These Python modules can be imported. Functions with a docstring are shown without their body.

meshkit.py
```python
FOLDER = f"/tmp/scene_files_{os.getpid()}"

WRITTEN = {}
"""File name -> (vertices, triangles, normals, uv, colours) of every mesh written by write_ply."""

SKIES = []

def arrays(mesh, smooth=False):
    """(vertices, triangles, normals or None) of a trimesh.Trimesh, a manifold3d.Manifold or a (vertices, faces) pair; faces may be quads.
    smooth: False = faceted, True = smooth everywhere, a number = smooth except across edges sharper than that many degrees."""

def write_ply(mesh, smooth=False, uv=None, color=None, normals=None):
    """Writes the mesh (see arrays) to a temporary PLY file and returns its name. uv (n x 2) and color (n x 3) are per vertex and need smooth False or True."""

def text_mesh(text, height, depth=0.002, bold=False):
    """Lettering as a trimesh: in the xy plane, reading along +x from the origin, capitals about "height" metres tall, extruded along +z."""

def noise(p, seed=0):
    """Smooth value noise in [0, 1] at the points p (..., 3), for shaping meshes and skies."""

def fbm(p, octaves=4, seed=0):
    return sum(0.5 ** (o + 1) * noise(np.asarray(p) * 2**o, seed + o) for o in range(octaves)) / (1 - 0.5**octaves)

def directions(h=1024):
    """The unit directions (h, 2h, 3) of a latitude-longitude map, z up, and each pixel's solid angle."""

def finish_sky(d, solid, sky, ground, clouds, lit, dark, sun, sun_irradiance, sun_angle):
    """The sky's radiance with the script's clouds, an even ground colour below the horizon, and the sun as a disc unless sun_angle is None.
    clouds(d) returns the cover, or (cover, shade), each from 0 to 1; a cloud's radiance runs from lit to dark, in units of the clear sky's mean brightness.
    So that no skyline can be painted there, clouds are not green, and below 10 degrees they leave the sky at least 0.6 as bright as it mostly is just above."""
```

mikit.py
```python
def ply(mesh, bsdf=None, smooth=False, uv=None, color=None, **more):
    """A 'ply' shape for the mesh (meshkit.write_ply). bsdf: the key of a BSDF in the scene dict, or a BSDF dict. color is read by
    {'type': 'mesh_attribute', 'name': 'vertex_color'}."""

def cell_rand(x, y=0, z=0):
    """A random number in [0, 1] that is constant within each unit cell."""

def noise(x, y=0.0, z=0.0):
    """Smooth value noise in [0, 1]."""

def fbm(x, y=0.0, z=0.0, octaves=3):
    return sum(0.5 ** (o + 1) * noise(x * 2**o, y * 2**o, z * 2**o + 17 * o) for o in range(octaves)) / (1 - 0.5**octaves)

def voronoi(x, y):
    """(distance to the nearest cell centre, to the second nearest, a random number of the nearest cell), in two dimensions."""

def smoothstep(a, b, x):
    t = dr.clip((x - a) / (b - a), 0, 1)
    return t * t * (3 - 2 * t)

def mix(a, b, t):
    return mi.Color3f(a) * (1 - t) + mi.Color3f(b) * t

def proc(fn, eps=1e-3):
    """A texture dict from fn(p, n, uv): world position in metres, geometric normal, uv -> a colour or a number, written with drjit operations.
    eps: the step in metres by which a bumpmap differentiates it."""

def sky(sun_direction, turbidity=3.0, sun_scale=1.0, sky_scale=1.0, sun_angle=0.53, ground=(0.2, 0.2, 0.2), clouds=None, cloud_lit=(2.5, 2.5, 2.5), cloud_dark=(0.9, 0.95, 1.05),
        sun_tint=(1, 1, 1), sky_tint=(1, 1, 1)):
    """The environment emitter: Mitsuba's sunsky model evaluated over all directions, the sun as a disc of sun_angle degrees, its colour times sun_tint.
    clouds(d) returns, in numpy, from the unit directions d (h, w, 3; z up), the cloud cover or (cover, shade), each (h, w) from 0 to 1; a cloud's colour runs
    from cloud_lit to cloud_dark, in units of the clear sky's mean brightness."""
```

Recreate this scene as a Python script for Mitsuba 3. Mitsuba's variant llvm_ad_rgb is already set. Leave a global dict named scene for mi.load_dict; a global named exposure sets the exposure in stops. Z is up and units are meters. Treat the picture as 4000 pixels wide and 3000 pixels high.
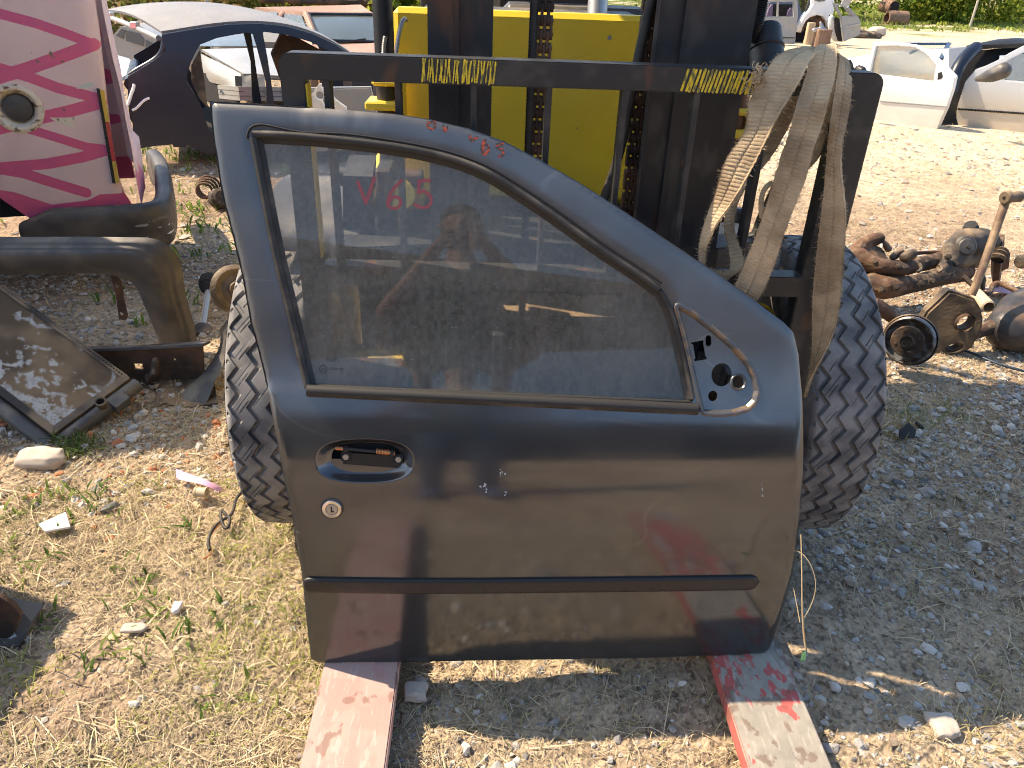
import math, random
import numpy as np, trimesh, mitsuba as mi, drjit as dr, mikit, meshkit
import manifold3d as m3
import shapely.geometry as sg
from shapely.ops import unary_union
from scipy.interpolate import CubicSpline
T = mi.ScalarTransform4f
scene, labels = {}, {}
# ---------------------------------------------------------------- camera, sky, exposure
CAM = np.array([0.0, 0.0, 1.45]); PITCH, ROLL, YAW = 29.0, 2.3, 2.5
def camera_axes():
    p, r, y = np.radians([PITCH, ROLL, YAW])
    f = np.array([np.sin(y)*np.cos(p), np.cos(y)*np.cos(p), -np.sin(p)])
    rt = np.array([np.cos(y), -np.sin(y), 0]); up = np.cross(rt, f)
    return f, np.cos(r)*up - np.sin(r)*rt
_f, _u = camera_axes()
scene['camera'] = {'type': 'perspective', 'fov': 67.39, 'fov_axis': 'x', 'near_clip': 0.02, 'far_clip': 500.0,
    'to_world': T().look_at(origin=CAM.tolist(), target=(CAM+_f).tolist(), up=_u.tolist())}
SUN = (-0.600, 0.222, 0.768)
scene['sky_light'] = mikit.sky(SUN, turbidity=4.5, sun_scale=1.15, sky_scale=1.35, sun_tint=(1.0, 0.97, 0.92), sky_tint=(1.06, 1.0, 0.92))
exposure = 2.6
rng = np.random.default_rng(7)
# ---------------------------------------------------------------- helpers
def lab(key, label, category=None, group=None, kind=None):
    d = {'label': label}
    if category: d['category'] = category
    if group: d['group'] = group
    if kind: d['kind'] = kind
    labels[key] = d
def plain(key, label): labels[key] = {'label': label}
def add(key, mesh, bsdf, smooth=35, color=None, uv=None):
    k, n = key, 0
    while k in scene: n += 1; k = '%s_%03d' % (key, n)
    if isinstance(mesh, list): mesh = cat(mesh)
    mesh = to_tm(mesh)
    if not len(mesh.faces): raise ValueError(k + ' is empty')
    scene[k] = mikit.ply(mesh, bsdf, smooth=smooth, color=color, uv=uv)
    return k
def tm(v, f):
    f = np.asarray(f, int)
    if f.shape[1] == 4: f = np.vstack([f[:, [0, 1, 2]], f[:, [0, 2, 3]]])
    return trimesh.Trimesh(np.asarray(v, float), f, process=False)
def cat(ms): return trimesh.util.concatenate([to_tm(m) for m in ms])
def to_tm(m):
    if hasattr(m, 'to_mesh'):
        q = m.to_mesh(); return tm(q.vert_properties[:, :3], q.tri_verts)
    return m
def V(*a): return np.array(a, float)
def unit(v): v = np.asarray(v, float); return v/(np.linalg.norm(v)+1e-12)
def sp(pts, n):
    "points along a smooth curve through pts"
    p = np.asarray(pts, float)
    if len(p) < 3: return p[0]+(p[-1]-p[0])*np.linspace(0, 1, n)[:, None]
    t = np.concatenate([[0], np.cumsum(np.linalg.norm(np.diff(p, axis=0), axis=1)+1e-9)])
    return CubicSpline(t, p)(np.linspace(0, t[-1], n))
def hull(pts): return m3.Manifold.hull_points(np.asarray(pts, float))
def box(x0, x1, y0, y1, z0, z1, b=0.004):
    x0, x1 = sorted((x0, x1)); y0, y1 = sorted((y0, y1)); z0, z1 = sorted((z0, z1))
    b = min(b, (x1-x0)*.45, (y1-y0)*.45, (z1-z0)*.45); p = []
    for x, sx in ((x0, 1), (x1, -1)):
        for y, sy in ((y0, 1), (y1, -1)):
            for z, sz in ((z0, 1), (z1, -1)):
                p += [(x+sx*b, y+sy*b, z), (x+sx*b, y, z+sz*b), (x, y+sy*b, z+sz*b)]
    return to_tm(hull(p))
def bar(p0, p1, w, h, up=(0, 0, 1), b=0.003):
    p0, p1 = V(*p0), V(*p1); d = unit(p1-p0); s = unit(np.cross(d, up)); u = np.cross(s, d)
    m = box(-w/2, w/2, 0, np.linalg.norm(p1-p0), -h/2, h/2, b)
    M = np.eye(4); M[:3, :3] = np.stack([s, d, u], 1); M[:3, 3] = p0
    return m.apply_transform(M)
def tube(path, r, n=12, cap=True, closed=False):
    p = np.asarray(path, float); r = np.broadcast_to(np.asarray(r, float), (len(p),))
    if closed: t = np.roll(p, -1, 0)-np.roll(p, 1, 0)
    else: t = np.gradient(p, axis=0)
    t /= np.linalg.norm(t, axis=1, keepdims=True)+1e-12
    a = np.cross(t[0], [0, 0, 1.0] if abs(t[0][2]) < .9 else [1.0, 0, 0]); a = unit(a); fr = []
    for i in range(len(p)):
        a = unit(a-t[i]*(a@t[i])); fr.append(a)
    A = np.array(fr); B = np.cross(t, A); an = np.arange(n)*2*np.pi/n
    v = (p[:, None]+r[:, None, None]*(np.cos(an)[None, :, None]*A[:, None]+np.sin(an)[None, :, None]*B[:, None])).reshape(-1, 3)
    m = len(p); i, j = np.meshgrid(np.arange(m if closed else m-1), np.arange(n), indexing='ij'); i2 = (i+1) % m
    f = np.stack([i*n+j, i2*n+j, i2*n+(j+1) % n, i*n+(j+1) % n], -1).reshape(-1, 4)
    f = np.vstack([f[:, [0, 2, 1]], f[:, [0, 3, 2]]])
    if cap and not closed:
        v = np.vstack([v, p[:1], p[-1:]]); c0, c1 = len(v)-2, len(v)-1; j = np.arange(n)
        f = np.vstack([f, np.stack([j*0+c0, j, (j+1) % n], 1), np.stack([j*0+c1, (m-1)*n+(j+1) % n, (m-1)*n+j], 1)])
    return trimesh.Trimesh(v, f, process=False)
def lathe(prof, o, ax, n=32):
    "profile [(radius, height)] turned about the axis ax through o"
    ax = unit(ax); a = unit(np.cross(ax, [0, 0, 1.0] if abs(ax[2]) < .9 else [1.0, 0, 0])); b = np.cross(ax, a)
    pr = np.asarray(prof, float); an = np.arange(n)*2*np.pi/n
    ring = np.cos(an)[:, None]*a+np.sin(an)[:, None]*b
    v = (np.asarray(o)+pr[:, None, 1:2]*ax+pr[:, None, 0:1]*ring[None]).reshape(-1, 3); m = len(pr)
    i, j = np.meshgrid(np.arange(m-1), np.arange(n), indexing='ij')
    f = np.stack([i*n+j, i*n+(j+1) % n, (i+1)*n+(j+1) % n, (i+1)*n+j], -1).reshape(-1, 4)
    return tm(v, f)
def cyl(p0, p1, r, n=20, b=0.002):
    p0, p1 = V(*p0), V(*p1); L = np.linalg.norm(p1-p0); b = min(b, L*.3, r*.3)
    return lathe([(1e-5, 0), (r-b, 0), (r, b), (r, L-b), (r-b, L), (1e-5, L)], p0, p1-p0, n)
def poly(pts, holes=(), r=0.0):
    g = sg.Polygon(pts, holes).buffer(0)
    return g.buffer(-r).buffer(2*r).buffer(-r) if r else g
def extr(g, h):
    "a shapely polygon in (a, b) extruded to a manifold along +c"
    out = m3.Manifold()
    for q in getattr(g, 'geoms', [g]):
        rings = [np.array(q.exterior.coords)[:-1]]+[np.array(i.coords)[:-1] for i in q.interiors]
        out += m3.Manifold.extrude(m3.CrossSection(rings, m3.FillRule.EvenOdd), h)
    return out
def plate(g, o, u, v, th, b=0.0, refine=0, fn=None):
    "polygon g in axes (u, v) at o, thickness th along u x v; b bevels it"
    u, v = unit(u), unit(v); w = np.cross(u, v)
    if b:
        gi = g.buffer(-b)
        m = extr(g, th-2*b).translate((0, 0, b))
        if not gi.is_empty: m = extr(gi, th) + m
    else: m = extr(g, th)
    if refine: m = m.refine_to_length(refine)
    t = to_tm(m); p = t.vertices
    if fn is not None: p = fn(np.array(p))
    P = np.asarray(o)+p[:, :1]*u+p[:, 1:2]*v+p[:, 2:3]*w
    return trimesh.Trimesh(P, t.faces, process=False)
def prism(pts, y, th, b=0.0, holes=(), r=0.0):
    "outline (x, z) at depth y, solid from y to y + th"
    g = poly(pts, holes, r) if not hasattr(pts, 'area') else pts
    return plate(g, (0, y+th, 0), (1, 0, 0), (0, 0, 1), th, b)
def skin(L, R, th=0.004, across=2):
    "a band between two edge curves (same number of points), given a thickness"
    L, R = np.asarray(L, float), np.asarray(R, float); s = np.linspace(0, 1, across)
    return slab(L[:, None]*(1-s)[None, :, None]+R[:, None]*s[None, :, None], th)
def slab(P, th):
    "a grid of points (n, m, 3) thickened to a closed sheet"
    n, m = P.shape[:2]
    du = np.gradient(P, axis=0); dv = np.gradient(P, axis=1); N = np.cross(du, dv); N /= np.linalg.norm(N, axis=2, keepdims=True)+1e-12
    a, b = (P+N*th/2).reshape(-1, 3), (P-N*th/2).reshape(-1, 3)
    i, j = np.meshgrid(np.arange(n-1), np.arange(m-1), indexing='ij')
    q = np.stack([i*m+j, (i+1)*m+j, (i+1)*m+j+1, i*m+j+1], -1).reshape(-1, 4); K = n*m
    e = [np.arange(n)*m, np.arange(n)[::-1]*m+m-1, np.arange(m)[::-1], (n-1)*m+np.arange(m)]
    f = [q, q[:, ::-1]+K]
    for c in e: f.append(np.stack([c[:-1], c[1:], c[1:]+K, c[:-1]+K], 1))
    return tm(np.vstack([a, b]), np.vstack(f))
def loft(secs, closed=True, cap=True):
    "rings of points (k, n, 3) joined one after another"
    S = np.asarray(secs, float); k, n = S.shape[:2]
    i, j = np.meshgrid(np.arange(k-1), np.arange(n if closed else n-1), indexing='ij')
    f = np.stack([i*n+j, i*n+(j+1) % n, (i+1)*n+(j+1) % n, (i+1)*n+j], -1).reshape(-1, 4); v = S.reshape(-1, 3)
    f = np.vstack([f[:, [0, 1, 2]], f[:, [0, 2, 3]]])
    if cap and closed:
        v = np.vstack([v, S[0].mean(0), S[-1].mean(0)]); j = np.arange(n)
        f = np.vstack([f, np.stack([j*0+len(v)-2, (j+1) % n, j], 1), np.stack([j*0+len(v)-1, (k-1)*n+j, (k-1)*n+(j+1) % n], 1)])
    return trimesh.Trimesh(v, f, process=False)
def lumps(balls, links, ref=0.02, it=6):
    "a casting: hulls of linked balls joined and smoothed"
    def ball(p, r): return m3.Manifold.sphere(r, 12).translate(tuple(map(float, p)))
    ms = [m3.Manifold.batch_hull([ball(*balls[a]), ball(*balls[b])]) for a, b in links]
    m = m3.Manifold.batch_boolean(ms, m3.OpType.Add).refine_to_length(ref); t = to_tm(m); t.merge_vertices()
    trimesh.smoothing.filter_taubin(t, iterations=it)
    return t
def rough(m, amp, freq, seed=0):
    m = to_tm(m); v = np.array(m.vertices); n = np.array(m.vertex_normals)
    return trimesh.Trimesh(v+n*((meshkit.fbm(v*freq, 3, seed)-.5)*2*amp)[:, None], m.faces, process=False)
def G(x, y):
    "height of the yard"
    x = np.asarray(x, float); y = np.asarray(y, float)
    t = np.clip((0.5-x)/1.5, 0, 1); w = t*t*(3-2*t); d = np.maximum(y-1.9, 0); d = d*d/(d+.5)
    return np.maximum(-d*(.034*w+.012*(1-w)), -.42)
# ---------------------------------------------------------------- materials
N, F, SS, MIX = mikit.noise, mikit.fbm, mikit.smoothstep, mikit.mix
def col(c): return {'type': 'rgb', 'value': list(map(float, c))}
def mat(key, c, rough=0.6, metal=0.0, coat=0.0, spec=0.5, bump=None, two=True, **k):
    d = {'type': 'principled', 'base_color': mikit.proc(c) if callable(c) else (c if isinstance(c, dict) else col(c)), 'roughness': mikit.proc(rough) if callable(rough) else rough, 'metallic': metal, 'specular': spec, **k}
    if coat: d['clearcoat'] = coat; d['clearcoat_gloss'] = k.get('clearcoat_gloss', .95)
    if bump: d = {'type': 'bumpmap', 'nested_texture': mikit.proc(bump[0], bump[2]), 'scale': bump[1], 'bsdf': d}
    scene[key] = {'type': 'twosided', 'bsdf': d} if two else d
def soil(p, n, uv):
    k = SS(.30, .42, F(p.x*75, p.y*75, 8, 2))
    a = F(p.x*1.3, p.y*1.3, 0, 4); b = F(p.x*23, p.y*23, 3, 3); c = N(p.x*140, p.y*140, 1)
    base = MIX((.27, .195, .135), (.42, .335, .235), SS(.3, .7, a))
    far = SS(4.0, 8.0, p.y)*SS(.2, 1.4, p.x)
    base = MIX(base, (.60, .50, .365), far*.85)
    green = SS(28.0, 36.0, p.y+N(p.x*.5, p.y*.5, 5)*6)
    base = MIX(base, (.13, .17, .04), green*SS(.35, .6, F(p.x*.9, p.y*.9, 9, 3)))
    return base*(.50+.75*b)*(.75+.5*c)*(.55+.45*k)
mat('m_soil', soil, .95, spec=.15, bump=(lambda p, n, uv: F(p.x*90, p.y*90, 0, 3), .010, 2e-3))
def paint_door(p, n, uv):
    d = F(p.x*9, p.y*9, p.z*9, 3); s = N(p.x*330, p.y*330, p.z*330); up = SS(.57, .73, p.z)
    dust = (.04+.22*up)*(.45+.55*SS(.3, .75, d))+.35*SS(.90, .97, s)*SS(.45, .6, F(p.x*30, p.z*30, 2, 2))+.30*SS(.52, .7, F(p.x*14, p.z*5, 4, 4))*SS(1.13, 1.2, p.z)
    scr = SS(.012, .004, abs(F(p.x*3.1+p.z*1.3, p.z*7, 3, 2)-.5))*SS(.55, .7, N(p.x*9, p.z*9, 6))*.15
    return MIX((.086, .092, .102), (.36, .335, .30), dr.clip((dust+scr)*(.45+.55*up), 0, 1))
mat('m_door', paint_door, lambda p, n, uv: .11+.30*SS(.64, .77, p.z)*(.75+.25*N(p.x*20, p.z*20, 0))+.06*SS(.4, .7, F(p.x*6, p.z*6, 1, 3)), metal=.72, coat=.8, spec=.6)
def rubber_c(p, n, uv): return MIX((.022, .021, .020), (.17, .145, .115), .55*SS(.35, .8, F(p.x*25, p.y*25, p.z*25, 3))*SS(-.3, .8, n.z))
mat('m_rubber', rubber_c, .62)
mat('m_black', (.016, .016, .017), .45)
mat('m_blackmatt', (.02, .02, .021), .8)
def mast_c(p, n, uv):
    r = SS(.52, .70, F(p.x*14, p.y*14, p.z*3.5, 4)); g = SS(.5, .8, F(p.x*40, p.y*40, p.z*12, 2))
    return MIX(MIX((.021, .023, .027), (.055, .052, .05), g), (.10, .042, .022), r*.85)
mat('m_mast', mast_c, .42, spec=.5)
def guard_c(p, n, uv):
    g = SS(.45, .85, F(p.x*22, p.y*22, p.z*22, 3)); r = SS(.62, .75, F(p.x*17, p.y*17+3, p.z*9, 3))
    return MIX(MIX((.019, .021, .024), (.06, .058, .055), g*.7), (.12, .05, .025), r*.6)
mat('m_guard', guard_c, .5)
def yellow_c(p, n, uv):
    g = F(p.x*6, p.y*6, p.z*6, 3); chip = SS(.83, .86, N(p.x*60, p.y*60, p.z*60)*.5+N(p.x*17, p.y*17, p.z*17)*.5)
    return MIX(MIX((.80, .57, .028), (.70, .49, .045), g), (.25, .25, .25), chip)
mat('m_yellow', yellow_c, .38, coat=.35)
def fork_c(p, n, uv):
    q = .62*F(p.x*15, p.y*8, p.z*16, 4)+.38*F(p.x*85, p.y*50, p.z*60, 3); s = F(p.x*50, p.y*45, p.z*60, 3); left = SS(.2, .1, p.x)
    red = SS(.495, .53, q+left*.30); side = SS(.5, .2, abs(n.z))
    steel = MIX((.20, .19, .165), (.36, .33, .28), s); rr = MIX((.40, .095, .085), (.43, .285, .25), left*(.80+.20*SS(.35, .6, F(p.x*33, p.y*22, 1, 3))))
    c = MIX(steel, rr, dr.maximum(red, side*.9))
    c = MIX(c, (.50, .47, .43), .3*SS(.62, .72, F(p.x*140, p.y*30, 5, 3)))
    return MIX(c, (.14, .085, .06), .6*SS(.60, .70, F(p.x*40, p.y*30, 9, 4)))
mat('m_fork', fork_c, .55, spec=.4)
def rust_c(p, n, uv):
    a = F(p.x*7, p.y*7, p.z*7, 4); b = F(p.x*45, p.y*45, p.z*45, 3)
    c = MIX((.036, .025, .019), (.125, .066, .038), SS(.35, .68, a)); return MIX(c, (.27, .20, .13), .5*SS(.45, .75, b)*SS(-.2, .8, n.z))
mat('m_rust', rust_c, .8, bump=(lambda p, n, uv: F(p.x*130, p.y*130, p.z*130, 3), .003, 1e-3))
def greasy_c(p, n, uv):
    a = F(p.x*11, p.y*11, p.z*11, 3); return MIX((.03, .024, .02), (.23, .165, .10), SS(.35, .7, a)*.55+.45*SS(.2, 1.0, n.z)*SS(.3, .6, a))
mat('m_greasy', greasy_c, .6, bump=(lambda p, n, uv: F(p.x*110, p.y*110, p.z*110, 3), .0025, 1e-3))
def tyre_c(p, n, uv):
    a = F(p.x*15, p.y*15, p.z*15, 3); return MIX((.10, .10, .102), (.27, .26, .25), SS(.25, .7, a))
mat('m_tyre', tyre_c, .75, spec=.3)
def strap_c(p, n, uv):
    a = F(p.x*13, p.y*13, p.z*13, 4); b = N(p.x*300, p.y*300, p.z*300)
    return MIX((.24, .175, .11), (.55, .44, .295), SS(.25, .7, a)*.8+.2*b)
mat('m_strap', strap_c, .95, spec=.1)
def plastic_c(p, n, uv):
    a = F(p.x*12, p.y*12, p.z*12, 3); return MIX((.055, .055, .058), (.17, .15, .12), SS(.35, .8, a)*(.35+.65*SS(.0, .9, n.z)))
mat('m_plastic', plastic_c, .5)
mat('m_chrome', (.72, .70, .66), .25, metal=1.0)
mat('m_steel', (.42, .41, .39), .4, metal=.8)
mat('m_copper', (.62, .28, .12), .35, metal=.9)
mat('m_redmark', (.33, .085, .10), .8)
mat('m_orangemark', lambda p, n, uv: MIX((.50, .085, .04), (.06, .05, .055), SS(.35, .62, F(p.x*260, p.y*260, p.z*260, 2))), .7)
mat('m_ymark', lambda p, n, uv: MIX((.66, .50, .03), (.14, .14, .05), SS(.45, .75, F(p.x*180, p.y*60, p.z*60, 3))), .6)
mat('m_vcol', {'type': 'mesh_attribute', 'name': 'vertex_color'}, .9, spec=.15)
scene['m_leaf'] = {'type': 'principledthin', 'base_color': {'type': 'mesh_attribute', 'name': 'vertex_color'}, 'roughness': .55, 'diff_trans': .7, 'spec_trans': 0.0}
def dusty(p, n, uv):
    st = F(p.x*60, p.z*9, 1, 3); d = F(p.x*7, p.z*7, 2, 3); sp_ = N(p.x*420, p.y*420, p.z*420); g = F(p.x*150, p.z*110, 3, 2)
    return .17+.12*SS(.3, .7, d)+.05*SS(.4, .7, st)+.17*g+.25*SS(.80, .95, sp_)
scene['m_glass'] = {'type': 'blendbsdf', 'weight': mikit.proc(dusty), 'a': {'type': 'thindielectric', 'int_ior': 1.5},
    'b': {'type': 'principledthin', 'base_color': col((.44, .43, .39)), 'roughness': .9, 'diff_trans': .8, 'spec_trans': 0.0}}
scene['m_farglass'] = {'type': 'blendbsdf', 'weight': .35, 'a': {'type': 'thindielectric', 'int_ior': 1.6}, 'b': {'type': 'twosided', 'bsdf': {'type': 'diffuse', 'reflectance': col((.13, .155, .14))}}}
mat('m_rimdust', lambda p, n, uv: MIX((.10, .10, .105), (.22, .155, .105), SS(.45, .62, F(p.x*40, p.y*40, p.z*40, 3))*SS(.35, .42, p.x+.12*(p.z-.7))), .35, metal=.4, coat=.4)
mat('m_bumper', lambda p, n, uv: MIX(MIX((.028, .028, .03), (.10, .09, .078), SS(.3, .8, F(p.x*8, p.y*8, p.z*8, 3))), (.55, .56, .58), SS(.70, .74, F(p.x*14, p.y*14, p.z*46, 4))*SS(.30, .20, p.z)), .5)
mat('m_lamp', (.55, .54, .48), .25, coat=1.0)
mat('m_darkglass', (.10, .115, .12), .15, coat=1.0)
mat('m_shedwall', (.16, .145, .12), .9)
mat('m_skin', (.36, .20, .13), .55)
mat('m_shirt', (.035, .055, .035), .9)
mat('m_jeans', (.05, .07, .12), .9)
mat('m_shoe', (.06, .09, .20), .6)
mat('m_purple', (.14, .11, .17), .9)
mat('m_paleblue', (.48, .55, .64), .4, coat=.5)
mat('m_carpale', lambda p, n, uv: MIX((.60, .64, .67), (.55, .50, .42), SS(.45, .05, p.z)), .35, metal=.2, coat=.5)
mat('m_rodrust', lambda p, n, uv: MIX((.28, .20, .12), (.12, .07, .045), SS(.35, .7, F(p.x*20, p.y*20, p.z*14, 3))), .6)
mat('m_steelband', lambda p, n, uv: MIX((.20, .21, .22), (.07, .05, .04), SS(.4, .65, F(p.x*30, p.y*30, p.z*30, 3))), .5, metal=.4)
mat('m_axle', lambda p, n, uv: MIX((.035, .033, .035), (.13, .09, .06), SS(.45, .8, F(p.x*9, p.y*9, p.z*9, 3))), .45)
mat('m_rag', (.55, .34, .38), .95); mat('m_cable', (.02, .035, .06), .5); mat('m_drystem', (.30, .23, .14), .9)
# ---------------------------------------------------------------- the yard
def axis(spans):
    out = [spans[0][0]]
    for a, b, s in spans: out += list(np.linspace(a, b, max(2, int(round((b-a)/s))+1))[1:])
    return np.array(out)
def bumps(x, y):
    p = np.stack([x, y, x*0], -1)
    near = np.clip((9-np.hypot(x, y-1))/6, 0, 1)
    return ((meshkit.fbm(p*1.1, 3, 1)-.5)*.03+(meshkit.fbm(p*9, 3, 2)-.5)*.016+(meshkit.noise(p*34, 5)-.5)*.012+(meshkit.noise(p*70, 6)-.5)*.005)*near
def height(x, y): return G(x, y)+bumps(x, y)-.012
gx = axis([(-120, -12, 6), (-12, -4, .25), (-4, -1.8, .04), (-1.8, 2.4, .0135), (2.4, 5, .04), (5, 14, .25), (14, 120, 6)])
gy = axis([(-60, -3, 2.5), (-3, .3, .06), (.3, 2.4, .0135), (2.4, 5, .035), (5, 14, .15), (14, 40, 1.0), (40, 160, 6)])
X, Y_ = np.meshgrid(gx, gy, indexing='ij'); Z = height(X, Y_)
nx, ny = X.shape; i, j = np.meshgrid(np.arange(nx-1), np.arange(ny-1), indexing='ij')
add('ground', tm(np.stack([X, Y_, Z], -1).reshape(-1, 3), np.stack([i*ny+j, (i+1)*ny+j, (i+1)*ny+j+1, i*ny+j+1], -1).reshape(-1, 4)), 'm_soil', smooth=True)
lab('ground', 'bare reddish soil of the scrapyard', 'ground', kind='structure')
# ---------------------------------------------------------------- the car door
_ZT = [0, .07, .2, .35, .48, .56, .62, .68, .73, .80, 1.0, 1.25]; _TT = [0, 0, 2, 4, 7.5, 13, 20, 26, 28, 18, 18, 22.]
_zz = np.linspace(0, 1.3, 1301)
_gg = np.concatenate([[0], np.cumsum(np.tan(np.radians(np.interp(_zz[:-1], _ZT, _TT))))*.001]); _gg -= np.interp(.07, _zz, _gg)
_ker = np.hanning(61); _ker /= _ker.sum(); _gs = np.convolve(np.pad(_gg, 30, mode='reflect', reflect_type='odd'), _ker, 'valid')
def door_y(x, z):
    "the skin of the door: where it stands at (x, z)"
    x = np.asarray(x, float); z = np.asarray(z, float)
    return 1.202+.030*x+np.interp(z, _zz, _gs)+.035*np.maximum(np.abs(x-.13)-.2, 0)**2
def D(x, z, o=0.0):
    "point o metres outside the skin"
    x = np.asarray(x, float); z = np.asarray(z, float); e = 1e-3
    s = (door_y(x, z+e)-door_y(x, z-e))/(2*e); q = (door_y(x+e, z)-door_y(x-e, z))/(2*e); l = np.sqrt(1+s*s+q*q)
    return np.stack([x+q/l*o, door_y(x, z)-o/l, z+s/l*o], -1)
def sheet(g, fn, cell=.008):
    "the polygon g meshed in square cells, cut along its outline, every point put through fn"
    x0, y0, x1, y1 = g.bounds; vs, fs, idx = [], [], {}
    def vid(p):
        k = (round(p[0]*1e5), round(p[1]*1e5))
        if k not in idx: idx[k] = len(vs); vs.append((p[0], p[1]))
        return idx[k]
    import shapely; from shapely import prepared
    pg = prepared.prep(g)
    for a in np.arange(x0, x1, cell):
        for b in np.arange(y0, y1, cell):
            c = sg.box(a, b, a+cell, b+cell)
            if pg.contains(c):
                q = [vid(t) for t in ((a, b), (a+cell, b), (a+cell, b+cell), (a, b+cell))]; fs += [(q[0], q[1], q[2]), (q[0], q[2], q[3])]
            elif pg.intersects(c):
                r = g.intersection(c)
                for h in getattr(r, 'geoms', [r]):
                    if h.geom_type != 'Polygon' or h.area < 1e-10: continue
                    v, f = trimesh.creation.triangulate_polygon(h, engine='earcut'); q = [vid(t) for t in v]
                    fs += [(q[t[0]], q[t[1]], q[t[2]]) for t in f]
    v = np.array(vs); P = fn(v[:, 0], v[:, 1]); f = np.array(fs)
    n = np.cross(P[f[:, 1]]-P[f[:, 0]], P[f[:, 2]]-P[f[:, 0]]); f = f[np.linalg.norm(n, axis=1) > 1e-12]
    return trimesh.Trimesh(P, f, process=False)
def ring_pts(r, n=160, smooth=0):
    l = sg.LinearRing(r); return np.array([l.interpolate(t, normalized=True).coords[0] for t in np.linspace(0, 1, n, endpoint=False)])
def wall(r, o0, o1, n=200):
    "the edge strip of the outline r, from offset o0 to o1"
    p = ring_pts(r, n); A = D(p[:, 0], p[:, 1], o0); B = D(p[:, 0], p[:, 1], o1)
    return loft([A, B], cap=False)
def dspl(pts, n=80):
    return sp(np.array(pts), n)
lab('car_door', 'dark grey car front door without its mirror and handle, leaning upright on the red forks', 'car door')
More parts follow.
